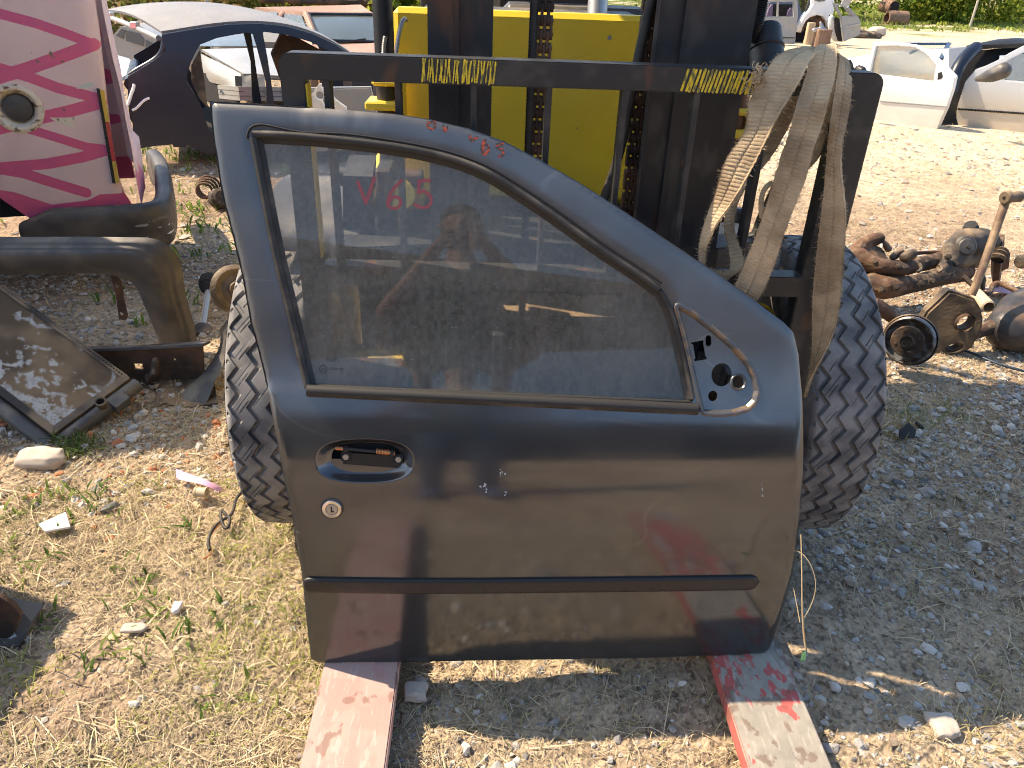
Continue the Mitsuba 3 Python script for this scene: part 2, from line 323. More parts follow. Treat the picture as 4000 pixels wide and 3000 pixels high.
_out = [(-0.5032,1.2077),(-0.3786,1.2049),(-0.2798,1.2006),(-0.1717,1.1957),(-0.1045,1.1882),(-0.0367,1.1753),(0.0319,1.1545),(0.0928,1.1278),(0.1724,1.0885),(0.2628,1.0388),(0.3555,0.9854),(0.4503,0.9306),(0.5379,0.8762),(0.5956,0.8387),(0.6163,0.8205),(0.6319,0.7768),(0.6418,0.7102),(0.6497,0.6252),(0.6598,0.5297),(0.6709,0.4212),(0.6796,0.3134),(0.6789,0.223),(0.6766,0.1403),(0.6716,0.0849),(0.6616,0.0701),(0.388,0.0638),(-0.0323,0.0662),(-0.355,0.0662),(-0.368,0.0783),(-0.3685,0.1503),(-0.3664,0.2984),(-0.3694,0.3979),(-0.3762,0.4738),(-0.3837,0.5344),(-0.3941,0.6126),(-0.4108,0.7037),(-0.4277,0.7661),(-0.4437,0.8285),(-0.4556,0.9108),(-0.4687,0.9752),(-0.4862,1.05),(-0.495,1.1153),(-0.5018,1.1757)]
_win = [(-0.428,1.1593),(-0.363,1.1586),(-0.2803,1.1544),(-0.1968,1.1478),(-0.1125,1.1366),(-0.0571,1.1247),(-0.0013,1.1063),(0.0511,1.079),(0.131,1.0317),(0.2219,0.9743),(0.296,0.9312),(0.3383,0.9056),(0.3605,0.8743),(0.3838,0.8168),(0.4065,0.7502),(0.4194,0.6964),(0.4103,0.6898),(0.2344,0.6959),(-0.0379,0.7072),(-0.2511,0.7137),(-0.3379,0.7165),(-0.3553,0.7922),(-0.3743,0.8789),(-0.3913,0.9563),(-0.4109,1.067)]
_hc = [(-0.3202,0.586),(-0.1314,0.5828),(-0.2249,0.6263),(-0.2281,0.5405)]
_hx, _hz = (_hc[0][0]+_hc[1][0])/2, (_hc[2][1]+_hc[3][1])/2; _ha, _hb = (_hc[1][0]-_hc[0][0])/2, (_hc[2][1]-_hc[3][1])/2
def super_e(a, b, n=96, p=2.6):
    t = np.linspace(0, 2*np.pi, n, endpoint=False); c, s = np.cos(t), np.sin(t)
    return np.stack([_hx+a*np.sign(c)*np.abs(c)**(2/p), _hz+b*np.sign(s)*np.abs(s)**(2/p)+.010*np.abs(c)**2*0], 1)
_hand = super_e(_ha, _hb)
_mir = [(0.3649,0.8769),(0.3815,0.8746),(0.4101,0.8603),(0.4539,0.8304),(0.4985,0.7976),(0.5309,0.7651),(0.5473,0.7385),(0.5537,0.714),(0.5489,0.6918),(0.5325,0.6776),(0.5065,0.6701),(0.4766,0.6675),(0.4485,0.6683),(0.4324,0.6716),(0.4239,0.6997),(0.4083,0.7502),(0.3875,0.8169)]
_gout = sg.Polygon(_out).buffer(.006).buffer(-.006)
_gwin = sg.Polygon(_win).buffer(-.012).buffer(.012); _gmir = sg.Polygon(_mir).buffer(-.008).buffer(.008)
_skin = _gout.difference(unary_union([_gwin, _gmir, sg.Polygon(_hand)]))
_skin = max(getattr(_skin, 'geoms', [_skin]), key=lambda q: q.area)
def crease(x, z): return -.0035/(1+np.exp((-(z-.7185))/.0012))*(1/(1+np.exp((x+.325)/.006)))
def rolled(x, z):
    "the pressed skin: turned over along its free edges and at the window"
    b = _edge_d(x, z); o = -.007*np.exp(-b/.0045)
    return D(x, z, o+crease(x, z)+ridge(x, z))
import shapely
_ol = sg.LinearRing(_gout.exterior.coords)
def _edge_d(x, z): return shapely.distance(_ol, shapely.points(x, z))
_wl = sg.LinearRing(_gwin.exterior.coords)
def ridge(x, z):
    "a shallow step that runs round the window opening"
    d = shapely.distance(_wl, shapely.points(x, z)); top = 1/(1+np.exp(-(z-.745)/.006))
    return -.004*np.exp(-(d/.011)**2)*top
ms = [sheet(_skin, rolled), wall(_gout.exterior.coords, -.007, -.030, 400), wall(_gwin.exterior.coords, -.004, -.035, 260)]
inner = _gout.buffer(-.004).difference(_gwin.buffer(.004)).difference(_gmir)
ms.append(sheet(max(getattr(inner, 'geoms', [inner]), key=lambda q: q.area), lambda x, z: D(x, z, -.030-.022*np.clip((.72-z)/.05, 0, 1)), .03))
add('car_door__outer_panel', ms, 'm_door', smooth=40)
# window glass
_gl = _gwin.buffer(.004)
add('car_door__window_glass', sheet(_gl, lambda x, z: D(x, z, -.016), .03), 'm_glass', smooth=True)
# rubber run channel: a lip and a bead, three sides of the window
def run(keys, o, r, n=160, m=10): p = dspl(keys, n); return tube(D(p[:, 0], p[:, 1], o), r, m)
_chan = [(-0.3353,0.7165),(-0.3544,0.7922),(-0.3734,0.879),(-0.3904,0.9563),(-0.4101,1.067),(-0.425,1.1488)]
_top = [(-0.4249,1.1541),(-0.3631,1.154),(-0.2803,1.1498),(-0.1968,1.1432),(-0.1124,1.132),(-0.0571,1.12),(-0.0011,1.1008),(0.0512,1.0734),(0.1312,1.026),(0.2222,0.9685),(0.2963,0.9253),(0.337,0.8988)]
def strip(a, w0, w1, o0, o1, n=120, side=1):
    p = dspl(a, n); t = np.gradient(p, axis=0); t /= np.linalg.norm(t, axis=1, keepdims=True); s = np.stack([t[:, 1], -t[:, 0]], 1)*side
    A, B = p+s*w0, p+s*w1; return skin(D(A[:, 0], A[:, 1], o0), D(B[:, 0], B[:, 1], o1), .003, 3)
add('car_door__window_seal', [run(_chan, -.002, .0075), strip(_chan, -.004, .013, -.004, -.014), run(_top, -.002, .0075), strip(_top, -.004, .013, -.004, -.014)], 'm_rubber', smooth=50)
_front = [(0.3398,0.8971),(0.3601,0.8666),(0.3822,0.8133),(0.4037,0.7485),(0.4165,0.6997)]
add('car_door__window_seal', [run(_front, -.003, .0055, 60), strip(_front, -.004, .011, -.005, -.014, 60)], 'm_rubber', smooth=50)
plain('car_door__window_seal_001', 'short dusty brown rubber seal between the glass and the mirror triangle')
add('car_door__window_groove', run([(-0.4357,1.147),(-0.432,1.1615),(-0.3629,1.1631),(-0.2802,1.1597),(-0.1968,1.1532),(-0.1125,1.142),(-0.053,1.1294),(0.0029,1.1103),(0.0562,1.0831),(0.1361,1.0366),(0.227,0.9793),(0.3011,0.9363),(0.3425,0.9107)], -.0012, .0022, 140, 6), 'm_blackmatt', smooth=60)
# waist seal
_w = [(-0.3352,0.711),(-0.251,0.7081),(-0.0378,0.7),(0.2346,0.6894),(0.4246,0.6816)]; p = dspl(_w, 90)
an = np.linspace(0, 2*np.pi, 18, endpoint=False)
sup = lambda t: np.sign(t)*np.abs(t)**.55
def bead(p, hh, oo, o):
    C_ = [D(np.full(18, a[0]), a[1]+hh*np.sin(an)*(1-.0*an), o+oo*np.cos(an)*np.where(np.cos(an) > 0, 1, .4)) for a in p]; return loft(C_)
add('car_door__waist_seal', [bead(p, .0105, .012, .003)], 'm_rubber', smooth=50)
_w2 = [(-0.3353,0.7197),(-0.2512,0.7168),(-0.038,0.7096),(0.2343,0.7),(0.4101,0.6939)]; add('car_door__waist_seal_lip', bead(dspl(_w2, 90), .0035, .006, -.006), 'm_rubber', smooth=50)
# rubbing strip with a rounded front end
_r = [(-0.3606,0.2996),(-0.226,0.2962),(-0.0334,0.2931),(0.2613,0.2922),(0.4618,0.2916),(0.6052,0.2906)]; p = dspl(_r, 120); sc = np.ones(120); k = np.arange(120)/119; L = 1.03
sc = np.sqrt(np.clip(1-np.clip((k-.975)/.0255, 0, 1)**2, .02, 1))*np.clip(.72+k*40, 0, 1)
C_ = [D(np.full(18, a[0]), a[1]+.0190*s*sup(np.sin(an)), -.002+.0105*s*sup(np.cos(an))) for a, s in zip(p, sc)]
add('car_door__rubbing_strip', loft(C_), 'm_black', smooth=50)
# handle recess
def hring(s, o, dz=0.0): q = super_e(_ha*s-(1-s)*0, _hb*s); return D(q[:, 0], q[:, 1]+dz, o)
add('car_door__handle_recess', [loft([hring(1.0, 0), hring(1.03, .0012), hring(1.0, .0015), hring(.97, -.0015), hring(.92, -.006), hring(.86, -.012, .0), hring(.79, -.018, .001), hring(.72, -.021, .001)], cap=False)], 'm_door', smooth=60)
q = super_e(_ha*.74, _hb*.74); fl = sg.Polygon(q+[0, .001]); fl = fl.intersection(sg.box(-9, -9, 9, _hz-.002)).difference(sg.Polygon([(-0.2917,0.594),(-0.2844,0.6038),(-0.2667,0.6038),(-0.2672,0.5813),(-0.2814,0.5813)]))
add('car_door__recess_floor', sheet(fl, lambda x, z: D(x, z, -.0205), .006), 'm_door', smooth=True)
ub = sg.Polygon(q).intersection(sg.box(-9, _hz-.01, 9, 9)); ub2 = sg.Polygon(super_e(_ha*.85, _hb*.85))
add('car_door__recess_back', sheet(ub2, lambda x, z: D(x, z, -.045), .02), 'm_blackmatt')
def seg(a, b, r, o, n=12): a, b = D(*a, o), D(*b, o); return cyl(a, b, r, n, .001)
_rod = [(-0.2844,0.6064),(-0.2667,0.6055),(-0.1922,0.5992),(-0.169,0.5965),(-0.2046,0.601),(-0.1815,0.5983),(-0.21,0.601)]
add('car_door__handle_rod', seg(_rod[1], _rod[2], .0035, -.010), 'm_black')
add('car_door__rod_tip', seg(_rod[0], _rod[1], .0042, -.010), 'm_copper'); add('car_door__rod_tip', seg(_rod[2], _rod[3], .0042, -.010), 'm_copper')
a, b = D(*_rod[4], -.010), D(*_rod[5], -.010); t = np.linspace(0, 1, 120); e1 = unit(np.cross(b-a, [0, 1, 0])); e2 = unit(np.cross(b-a, e1))
add('car_door__spring', tube(a+(b-a)*t[:, None]+.0052*(np.cos(t*2*np.pi*8)[:, None]*e1+np.sin(t*2*np.pi*8)[:, None]*e2), .0011, 6), 'm_copper', smooth=60)
for a, b in zip([(-0.2694,0.6055),(-0.2046,0.601),(-0.1779,0.5983)], [(-0.2596,0.6046),(-0.1975,0.6001),(-0.1708,0.5965)]): add('car_door__rod_clip', seg(a, b, .0068, -.011, 8), 'm_black')
_br = [(-0.2713,0.5949),(-0.1565,0.5883),(-0.1567,0.5624),(-0.2719,0.5712)]; add('car_door__handle_bracket', sheet(sg.Polygon(_br), lambda x, z: D(x, z, -.019), .02), 'm_black')
for a in [(-0.2653,0.5877),(-0.1628,0.5829)]:
    add('car_door__bolt', lathe([(1e-5, .007), (.0062, .007), (.0068, .005), (.0068, 0)], D(*a, -.019), D(*a, 1)-D(*a, 0), 6), 'm_steel')
    add('car_door__bolt_plate', sheet(sg.box(a[0]-.0095, a[1]-.0095, a[0]+.0095, a[1]+.0095), lambda x, z: D(x, z, -.0165), .02), 'm_blackmatt')
# lock
_lk = [(-0.2934,0.4847)][0]; c = D(*_lk); nn = D(*_lk, 1)-c
add('car_door__lock', lathe([(.0225, -.001), (.0225, .002), (.0208, .0032), (.0198, .0032)], c, nn, 40), 'm_rubber', smooth=50)
add('car_door__lock__ring', lathe([(.0198, .001), (.0198, .0042), (.0185, .0062), (.0125, .0050), (.0118, .0035)], c, nn, 48), 'm_chrome', smooth=40)
add('car_door__lock__barrel', [lathe([(1e-5, .0050), (.0095, .0050), (.0112, .0044), (.0116, .002)], c, nn, 40)], 'm_steel', smooth=40)
k = [_lk[0], _lk[1]]; add('car_door__lock__keyhole', [sheet(poly([(k[0]-.002, k[1]-.0065), (k[0]+.0045, k[1]-.0065), (k[0]+.0045, k[1]-.0035), (k[0]+.001, k[1]-.0035), (k[0]+.001, k[1]+.006), (k[0]-.002, k[1]+.006)]), lambda x, z: D(x, z, .0054), .02)], 'm_blackmatt')
# mirror triangle: rolled rim, sunk plate with its holes
mr = ring_pts(_gmir.exterior.coords, 150); cen = np.array(_gmir.representative_point().coords[0])
def mring(d, o):
    h = _gmir.buffer(d, join_style=1); return ring_match(h, mr, o)
def ring_match(h, base, o):
    l = sg.LinearRing(max(getattr(h, 'geoms', [h]), key=lambda q: q.area).exterior.coords)
    p = np.array([l.interpolate(l.project(sg.Point(*b))).coords[0] for b in base]); return D(p[:, 0], p[:, 1], o)
add('car_door__mirror_triangle__rim', loft([mring(.001, -.001), mring(.0, .001), mring(-.003, .003), mring(-.006, .0025), mring(-.009, -.001), mring(-.012, -.0055)], cap=False), 'm_rimdust', smooth=60)
hole_px = {'rect': [(0.41,0.8005),(0.4319,0.805),(0.4348,0.8033),(0.4342,0.7998),(0.4405,0.7756),(0.4434,0.7731),(0.4427,0.7697),(0.4196,0.7662),(0.4176,0.7687),(0.4202,0.7721),(0.414,0.797),(0.4102,0.7979)]}
c1, c2, c3, c4 = [(0.4749,0.7423),(0.509,0.7293),(0.4583,0.7047),(0.4449,0.8042)]
hs = [sg.Polygon(hole_px['rect']), sg.Point(c1).buffer(.0205), sg.Point(c2).buffer(.0112), sg.Point(c3).buffer(.0094), sg.LineString([(c4[0], c4[1]-.005), (c4[0]-.001, c4[1]+.005)]).buffer(.0055)]
pg_ = _gmir.buffer(-.010).difference(unary_union(hs))
pg_ = max(getattr(pg_, 'geoms', [pg_]), key=lambda q: q.area)
ms = [sheet(pg_, lambda x, z: D(x, z, -.0055), .007)]
for h in hs: ms.append(wall(h.exterior.coords, -.0055, -.0075, 48))
add('car_door__mirror_triangle__plate', ms, 'm_door', smooth=40)
cc = D(*c2, -.0055); add('car_door__mirror_triangle__boss', lathe([(.0175, -.001), (.0165, .002), (.0145, .003), (.0128, .001), (.0112, -.002)], cc, D(*c2, 1)-D(*c2, 0), 36), 'm_door', smooth=60)
# handwriting and glass marking
def pen(lines, o, w, mat_, key):
    ms = []
    for l in lines:
        p = sp(np.array(l), max(8, 10*len(l))) if len(l) > 2 else np.array(l); p = np.array(p)
        g = sg.LineString(p).buffer(w/2, cap_style=1); ms.append(sheet(g, lambda x, z: D(x, z, o), .01))
    return add(key, ms, mat_)
pen([[(-0.2392,1.0804),(-0.2243,1.0446)], [(-0.2243,1.0446),(-0.2088,1.0873)]], -.0152, .0062, 'm_redmark', 'car_door__pen_mark')
pen([[(-0.158,1.0852),(-0.1716,1.0716),(-0.1818,1.0556),(-0.1835,1.0421),(-0.175,1.0367),(-0.1631,1.0401),(-0.1597,1.0489),(-0.1665,1.0559),(-0.1776,1.0533),(-0.1818,1.0469)]], -.0152, .0055, 'm_redmark', 'car_door__pen_mark')
pen([[(-0.1061,1.0862),(-0.1257,1.085)], [(-0.1257,1.085),(-0.1265,1.0645)], [(-0.1265,1.0645),(-0.1163,1.0671),(-0.1068,1.061),(-0.1025,1.0515),(-0.1076,1.0419),(-0.1204,1.0393),(-0.1332,1.0438)]], -.0152, .0058, 'm_redmark', 'car_door__pen_mark')
for k, t in enumerate('V65'): plain('car_door__pen_mark'+('_%03d' % k if k else ''), 'red handwritten %s on the dusty glass' % t)
pen([[(-0.033,1.1607),(-0.0295,1.1531)], [(-0.0295,1.1531),(-0.0194,1.1587)], [(-0.004,1.1545),(-0.0096,1.1396),(-0.0069,1.1319),(-0.0001,1.1336),(0.0023,1.143),(-0.0021,1.1476),(-0.0053,1.1351)], [(0.0286,1.1498),(0.0184,1.148)], [(0.0184,1.148),(0.0202,1.1418),(0.028,1.1389),(0.0299,1.132),(0.0223,1.1287)]], .0008, .005, 'm_orangemark', 'car_door__smudged_mark')
pen([[(-0.1086,1.182),(-0.106,1.1721),(-0.0993,1.1715),(-0.096,1.1807),(-0.1044,1.1821)], [(-0.0807,1.1765),(-0.0781,1.1674),(-0.074,1.1752)]], .0008, .004, 'm_orangemark', 'car_door__smudged_mark')
gm = []
gp = [(-0.3034,0.7636),(-0.3043,0.7555),(-0.299,0.7483),(-0.2998,0.7435),(-0.2998,0.7379),(-0.3095,0.7474)]
def dtext(t, at, h, o):
    m = meshkit.text_mesh(t, h, .0002); v = np.array(m.vertices); return trimesh.Trimesh(D(at[0]+v[:, 0], at[1]+v[:, 1], o+v[:, 2]), m.faces, process=False)
gm += [dtext('FIAT', (gp[0][0], gp[0][1]-.004), .0065, -.0154), dtext('43 R 00158', (gp[2][0], gp[2][1]-.002), .0036, -.0154)]
r_ = sg.Point(gp[5][0], gp[5][1]).buffer(.0075); gm.append(sheet(r_.difference(r_.buffer(-.0012)), lambda x, z: D(x, z, -.0152), .01)); gm.append(dtext('E2', (gp[5][0]-.0042, gp[5][1]-.0025), .005, -.0154))
add('car_door__glass_marking', gm, 'm_blackmatt')
# paint chips: bare spots where the paint is knocked off
chips = []
for (cx, cz), n_, s_ in zip([(0.0078,0.5346),(0.0487,0.5164),(0.042,0.5617),(0.5716,0.525),(0.5773,0.5116),(0.0929,0.2558),(-0.365,0.431)], (9, 4, 5, 4, 3, 3, 3), (.006, .004, .006, .004, .003, .002, .003)):
    for _ in range(n_):
        a = rng.normal(0, 1, 2)*s_*[.8, 1.2]; r = s_*.45*rng.uniform(.4, 1); ang = np.sort(rng.uniform(0, 6.28, 7))
        chips.append(sheet(sg.Polygon([(cx+a[0]+r*.7*math.cos(t), cz+a[1]+r*1.3*math.sin(t)) for t in ang]).buffer(.0003), lambda x, z: D(x, z, .0006), .02))
mat('m_chip', (.42, .45, .50), .7)
add('car_door__paint_chips', chips, 'm_chip'); labels['car_door__paint_chips'] = {'label': 'small bare spots where the paint is knocked off', 'kind': 'stuff'}
# ---------------------------------------------------------------- the forklift
lab('forklift', 'yellow and black forklift standing behind the car door with its forks on the ground', 'forklift')
YB = 1.50
fr = sg.box(-.379, .55, .734, 1.288).buffer(-.022).buffer(.022).difference(unary_union([sg.box(-.335, .886, .664, 1.243).buffer(-.006).buffer(.006), sg.box(-.335, .50, .664, .841)]))
add('forklift__load_guard', [plate(fr, (0, YB+.045, 0), (1, 0, 0), (0, 0, 1), .045, .002)], 'm_guard')
plain('forklift__load_guard', 'black load guard frame with yellow paint strokes on its top bar')
for x in (-.297, -.167, -.027, .113, .255, .390, .530): add('forklift__load_guard__upright_bar', box(x-.0055, x+.0055, YB+.003, YB+.042, .884, 1.2445, .0015), 'm_guard')
add('forklift__load_guard__inner_face', box(-.336, -.3335, YB+.004, YB+.043, .90, 1.235, .0005), 'm_yellow'); plain('forklift__load_guard__inner_face', 'yellow painted inner face of the left post')
st = []
def stroke(p, w): st.append(plate(sg.LineString(p).buffer(w/2), (0, YB-.0002, 0), (1, 0, 0), (0, 0, 1), .0012))
a, b = -.121, .010; k = 0
for t in np.linspace(0, 1, 27):
    x = a+(b-a)*t+rng.normal(0, .0012); s = [.006, -.002, .004][k % 3]; k += 1
    stroke([(x+s, 1.2862-rng.uniform(0, .003)), (x+s*.5+rng.normal(0, .0008), 1.268), (x, 1.2462+rng.uniform(-.001, .004))], rng.uniform(.0020, .0033))
for t in np.linspace(0, 1, 21):
    x = .358+(.506-.358)*t+rng.normal(0, .001); stroke([(x+.008, 1.2835+rng.uniform(-.004, .001)), (x+.005, 1.268), (x, 1.2448+rng.uniform(0, .003))], rng.uniform(.0036, .0050))
add('forklift__load_guard__paint_strokes', st, 'm_ymark'); labels['forklift__load_guard__paint_strokes'] = {'label': 'two fields of hand painted yellow strokes', 'kind': 'stuff'}
# forks: shank and tapering blade
for x0, x1, n_ in ((-.339, -.1745, 0), (.5385, .707, 1)):
    blade = [(1.533, .028), (1.533, .070), (.75, .070), (.34, .060), (.30, .052), (.30, .046), (.75, .030)]
    shank = [(1.484, .072), (1.531, .072), (1.531, .66), (1.484, .66)]
    g = poly(blade)
    m = plate(g, (x0, 0, 0), (0, 1, 0), (0, 0, 1), x1-x0, .003)
    k = add('forklift__fork', m, 'm_fork')
    add(k+'__shank', plate(poly(shank), (x0+.002, 0, 0), (0, 1, 0), (0, 0, 1), x1-x0-.004, .003), 'm_mast')
    plain(k, ['faded pink painted left fork', 'right fork with flaking red paint over bare steel'][n_])
for z0, z1 in ((.43, .51), (.13, .21)): add('forklift__carriage_bar', box(-.375, .73, 1.548, 1.583, z0, z1, .004), 'm_mast')
add('forklift__carriage_plate', [box(.02, .05, 1.584, 1.64, .1, .7), box(.35, .38, 1.584, 1.64, .1, .7)], 'm_mast')
# mast: nested channels
def channel(x0, x1, y0, y1, z0, z1, s):
    t = .012; g = unary_union([sg.box(x0, y0, x1, y0+t), sg.box(x0, y1-t, x1, y1), sg.box(x0 if s > 0 else x1-t, y0, x0+t if s > 0 else x1, y1)])
    return plate(g, (0, 0, z0), (1, 0, 0), (0, 1, 0), z1-z0, .002)
add('forklift__mast_rail', channel(-.121, -.060, 1.655, 1.80, .08, 2.25, 1), 'm_mast')
add('forklift__mast_rail', channel(.382, .521, 1.655, 1.80, .08, 2.25, -1), 'm_mast')
add('forklift__mast_inner_rail', [channel(-.073, .007, 1.668, 1.785, .10, 2.2, 1), box(-.0715, -.0705, 1.652, 1.666, .1, 2.2)], 'm_mast')
add('forklift__mast_inner_rail', [channel(.335, .394, 1.668, 1.785, .10, 2.2, -1), cyl((.330, 1.664, .1), (.330, 1.664, 2.2), .0045, 8)], 'm_mast')
for z in (.16, 2.2): add('forklift__mast_crossbar', box(-.12, .52, 1.80, 1.83, z, z+.08), 'm_mast')
# leaf chains
def link(w, n, ph):
    ms = []; st_ = sg.LineString([(0, 0), (0, .026)]).buffer(.0105)
    for i in range(n):
        x = (i*2+ph)*w; ms.append(plate(st_, (x, 0, 0), (0, 1, 0), (0, 0, 1), w*.86))
    ms.append(cyl((-.001, 0, 0), (.034, 0, 0), .0045, 8)); return cat(ms)
lk = [mikit.ply(link(.0066, 3, 0), 'm_rust', smooth=35), mikit.ply(link(.0066, 2, 1), 'm_rust', smooth=35)]
for c, (cx, z0) in enumerate(((.0975, .95), (.311, .80))):
    kc = 'forklift__chain'+('_%03d' % c if c else '')
    plain(kc, ['rusty brown leaf chain left of the hoses', 'rusty brown leaf chain beside the right mast rail'][c])
    for i in range(int((1.9-z0)/.026)):
        scene[kc+'__link'+('_%03d' % i if i else '')] = {**lk[i % 2], 'to_world': T().translate([cx, 1.74, z0+.026*i])}
add('forklift__hose', tube(sp([(.089, 1.72, 2.2), (.089, 1.72, 1.38), (.090, 1.72, 1.1), (.092, 1.72, .7)], 30), .0085, 12), 'm_rubber', smooth=60)
add('forklift__hose', tube(sp([(.340, 1.72, 1.75), (.324, 1.715, 1.386), (.302, 1.71, 1.21), (.292, 1.71, 1.10), (.262, 1.70, .98), (.235, 1.70, .75)], 40), .0105, 12), 'm_rubber', smooth=60)
plain('forklift__hose', 'thin straight black hose'); plain('forklift__hose_001', 'thick slanting black hose')
# tyres with zigzag tread
def tyre(R=.415, W=.205, c=.19):
    s = np.linspace(0, 1, 1200, endpoint=False)*2*np.pi; w = np.concatenate([np.linspace(-.088, .088, 112)])
    Th, Wd = np.meshgrid(s, w, indexing='ij'); L = Th*R; per = 2*np.pi*R/42
    tri = lambda a: 2*np.abs(2*(a-np.floor(a+.5)))-1
    d = np.zeros_like(L); grid = [-.0675, -.0225, .0225, .0675]
    for k, g in enumerate(grid):
        z = g+.0115*tri(L/per); d = np.maximum(d, np.clip((.0062-np.abs(Wd-z))/.0014, 0, 1)*.010)
    for k in (0, 1, 2):
        a, b = grid[k], grid[k+1]; u = (Wd-a)/(b-a); ins = (u > .05) & (u < .95)
        fr_ = (L/per+.0+u*1.0+.25*(k-1)) % 1.0; dist = np.minimum(fr_, 1-fr_)*per
        d = np.where(ins, np.maximum(d, np.clip((.0010-dist)/.0008, 0, 1)*(.0025 if k != 1 else .0012)), d)
        if k != 1:
            fr_ = (L/per+.5+u*1.0) % 1.0; dist = np.minimum(fr_, 1-fr_)*per
            d = np.where((u > .25) & (u < .75), np.maximum(d, np.clip((.0012-dist)/.0008, 0, 1)*.004), d)
    edge = np.abs(Wd) > .079
    fr_ = (L/per*1.0+.3*np.sign(Wd)) % 1.0; d = np.where(edge & (np.minimum(fr_, 1-fr_)*per < .004), np.maximum(d, .005), d)
    rad = R-.004*(Wd/.088)**2-.010*np.clip((np.abs(Wd)-.074)/.014, 0, 1)**2-d
    P = np.stack([Wd, rad*np.cos(Th), rad*np.sin(Th)], -1); n, m = P.shape[:2]
    i, j = np.meshgrid(np.arange(n), np.arange(m-1), indexing='ij'); i2 = (i+1) % n
    t = tm(P.reshape(-1, 3), np.stack([i*m+j, i2*m+j, i2*m+j+1, i*m+j+1], -1).reshape(-1, 4))
    e = R-.014
    side = [(e, .088), (e-.02, .098), (e-.06, .104), (e-.12, .100), (.24, .088), (.225, .08)]
    s1 = lathe(side, (0, 0, 0), (1, 0, 0), 64); s2 = lathe([(r, h) for r, h in side], (0, 0, 0), (-1, 0, 0), 64)
    return cat([t, s1, s2])
rim = cat([lathe([(.226, .08), (.215, .075), (.205, .03), (.19, .02), (.12, .03), (.10, .05), (.06, .055), (1e-4, .055)], (0, 0, 0), (sx, 0, 0), 40) for sx in (1, -1)])
td = mikit.ply(tyre(), 'm_tyre', smooth=30); rd = mikit.ply(rim, 'm_yellow', smooth=40)
for i, x in enumerate((-.497, .862)):
    s = '_001' if i else ''; tw = T().translate([x, 1.91, .413]).rotate([1, 0, 0], 17*i)
    scene['forklift__wheel%s__tyre' % s] = {**td, 'to_world': tw}; scene['forklift__wheel%s__rim' % s] = {**rd, 'to_world': tw}
plain('forklift__wheel', 'left wheel with a zigzag tread tyre'); plain('forklift__wheel_001', 'right wheel with a dusty zigzag tread tyre')
for x in (-.30, .66):
    k = 'forklift__wheel_%03d' % (2 if x < 0 else 3)
    tw = T().translate([x, 3.45, .27]).scale([.75, .62, .62]); scene[k+'__tyre'] = {**td, 'to_world': tw}; scene[k+'__rim'] = {**rd, 'to_world': tw}
# chassis
add('forklift__front_axle', [cyl((-.42, 1.91, .413), (.79, 1.91, .413), .085, 24), box(-.2, .57, 1.84, 2.05, .25, .62, .02)], 'm_greasy')
add('forklift__cowl_panel', box(-.236, .436, 2.08, 2.14, .872, 1.336, .012), 'm_yellow'); plain('forklift__cowl_panel', 'yellow sheet metal panel behind the mast')
add('forklift__front_wall', box(-.36, .73, 2.06, 2.09, .12, .868, .006), 'm_mast')
add('forklift__cowl_post', box(-.272, -.2365, 2.06, 2.15, .80, 1.05, .006), 'm_yellow')
add('forklift__chassis', [box(-.33, .70, 2.15, 3.5, .30, .95, .03)], 'm_yellow')
add('forklift__counterweight', box(-.36, .73, 3.3, 3.95, .28, 1.12, .09), 'm_yellow')
add('forklift__dashboard', [box(.03, .50, 2.5, 2.75, 1.0, 1.33, .03), box(-.2, .42, 2.14, 2.5, 1.0, 1.325, .02), lumps({0: ((.12, 2.7, 1.42), .06), 1: ((.32, 2.7, 1.40), .06)}, [(0, 1)])], 'm_plastic')
add('forklift__steering_column', cyl((.30, 2.35, 1.25), (.31, 2.55, 1.7), .028, 16), 'm_steel')
add('forklift__seat', [box(0, .45, 2.95, 3.4, .98, 1.12, .05), box(0, .45, 3.35, 3.46, 1.05, 1.6, .04)], 'm_blackmatt')
for x in (-.250, .626):
    s = '' if x < 0 else '_001'
    scene['forklift__guard_post'+s] = mikit.ply(cyl((x, 2.0, .95), (x, 2.0, 2.12), .0235, 20), 'm_mast', smooth=40)
    z = 1.115 if x < 0 else 1.075
    add('forklift__post_bracket', [box(x-.048, x+.032, 1.955, 2.05, z, z+.020, .004), box(x-.030, x+.032, 1.96, 2.045, z+.055, z+.07, .006), box(x+.028, x+.044, 1.955, 2.06, z-.06, z+.07, .004)], 'm_yellow')
    add('forklift__rear_post', cyl((x, 3.4, .95), (x, 3.3, 2.12), .0235, 14), 'm_mast')
add('forklift__overhead_guard', [box(-.28, .66, 1.95, 2.0, 2.10, 2.16), box(-.28, .66, 3.28, 3.34, 2.10, 2.16), box(-.28, -.23, 1.95, 3.34, 2.10, 2.16), box(.61, .66, 1.95, 3.34, 2.10, 2.16), box(-.26, .64, 1.97, 3.3, 2.12, 2.14)], 'm_mast')
for x in (-.497, .862):
    th = np.radians(np.linspace(-8, 120, 22)); s = 1 if x > 0 else -1
    P = np.stack([np.stack([np.full(22, a), 1.93+.50*np.sin(th-.5), .43+.50*np.cos(th-.5)], -1) for a in np.linspace(x-.13, x+.10, 4)], 1)
    P[:, :, 1] = np.where(P[:, :, 1] < 1.70, 1.70+(P[:, :, 1]-1.70)*.2, P[:, :, 1])
    if x < 0: add('forklift__fender', slab(P+[.10, .05, 0], .006), 'm_plastic', smooth=60)
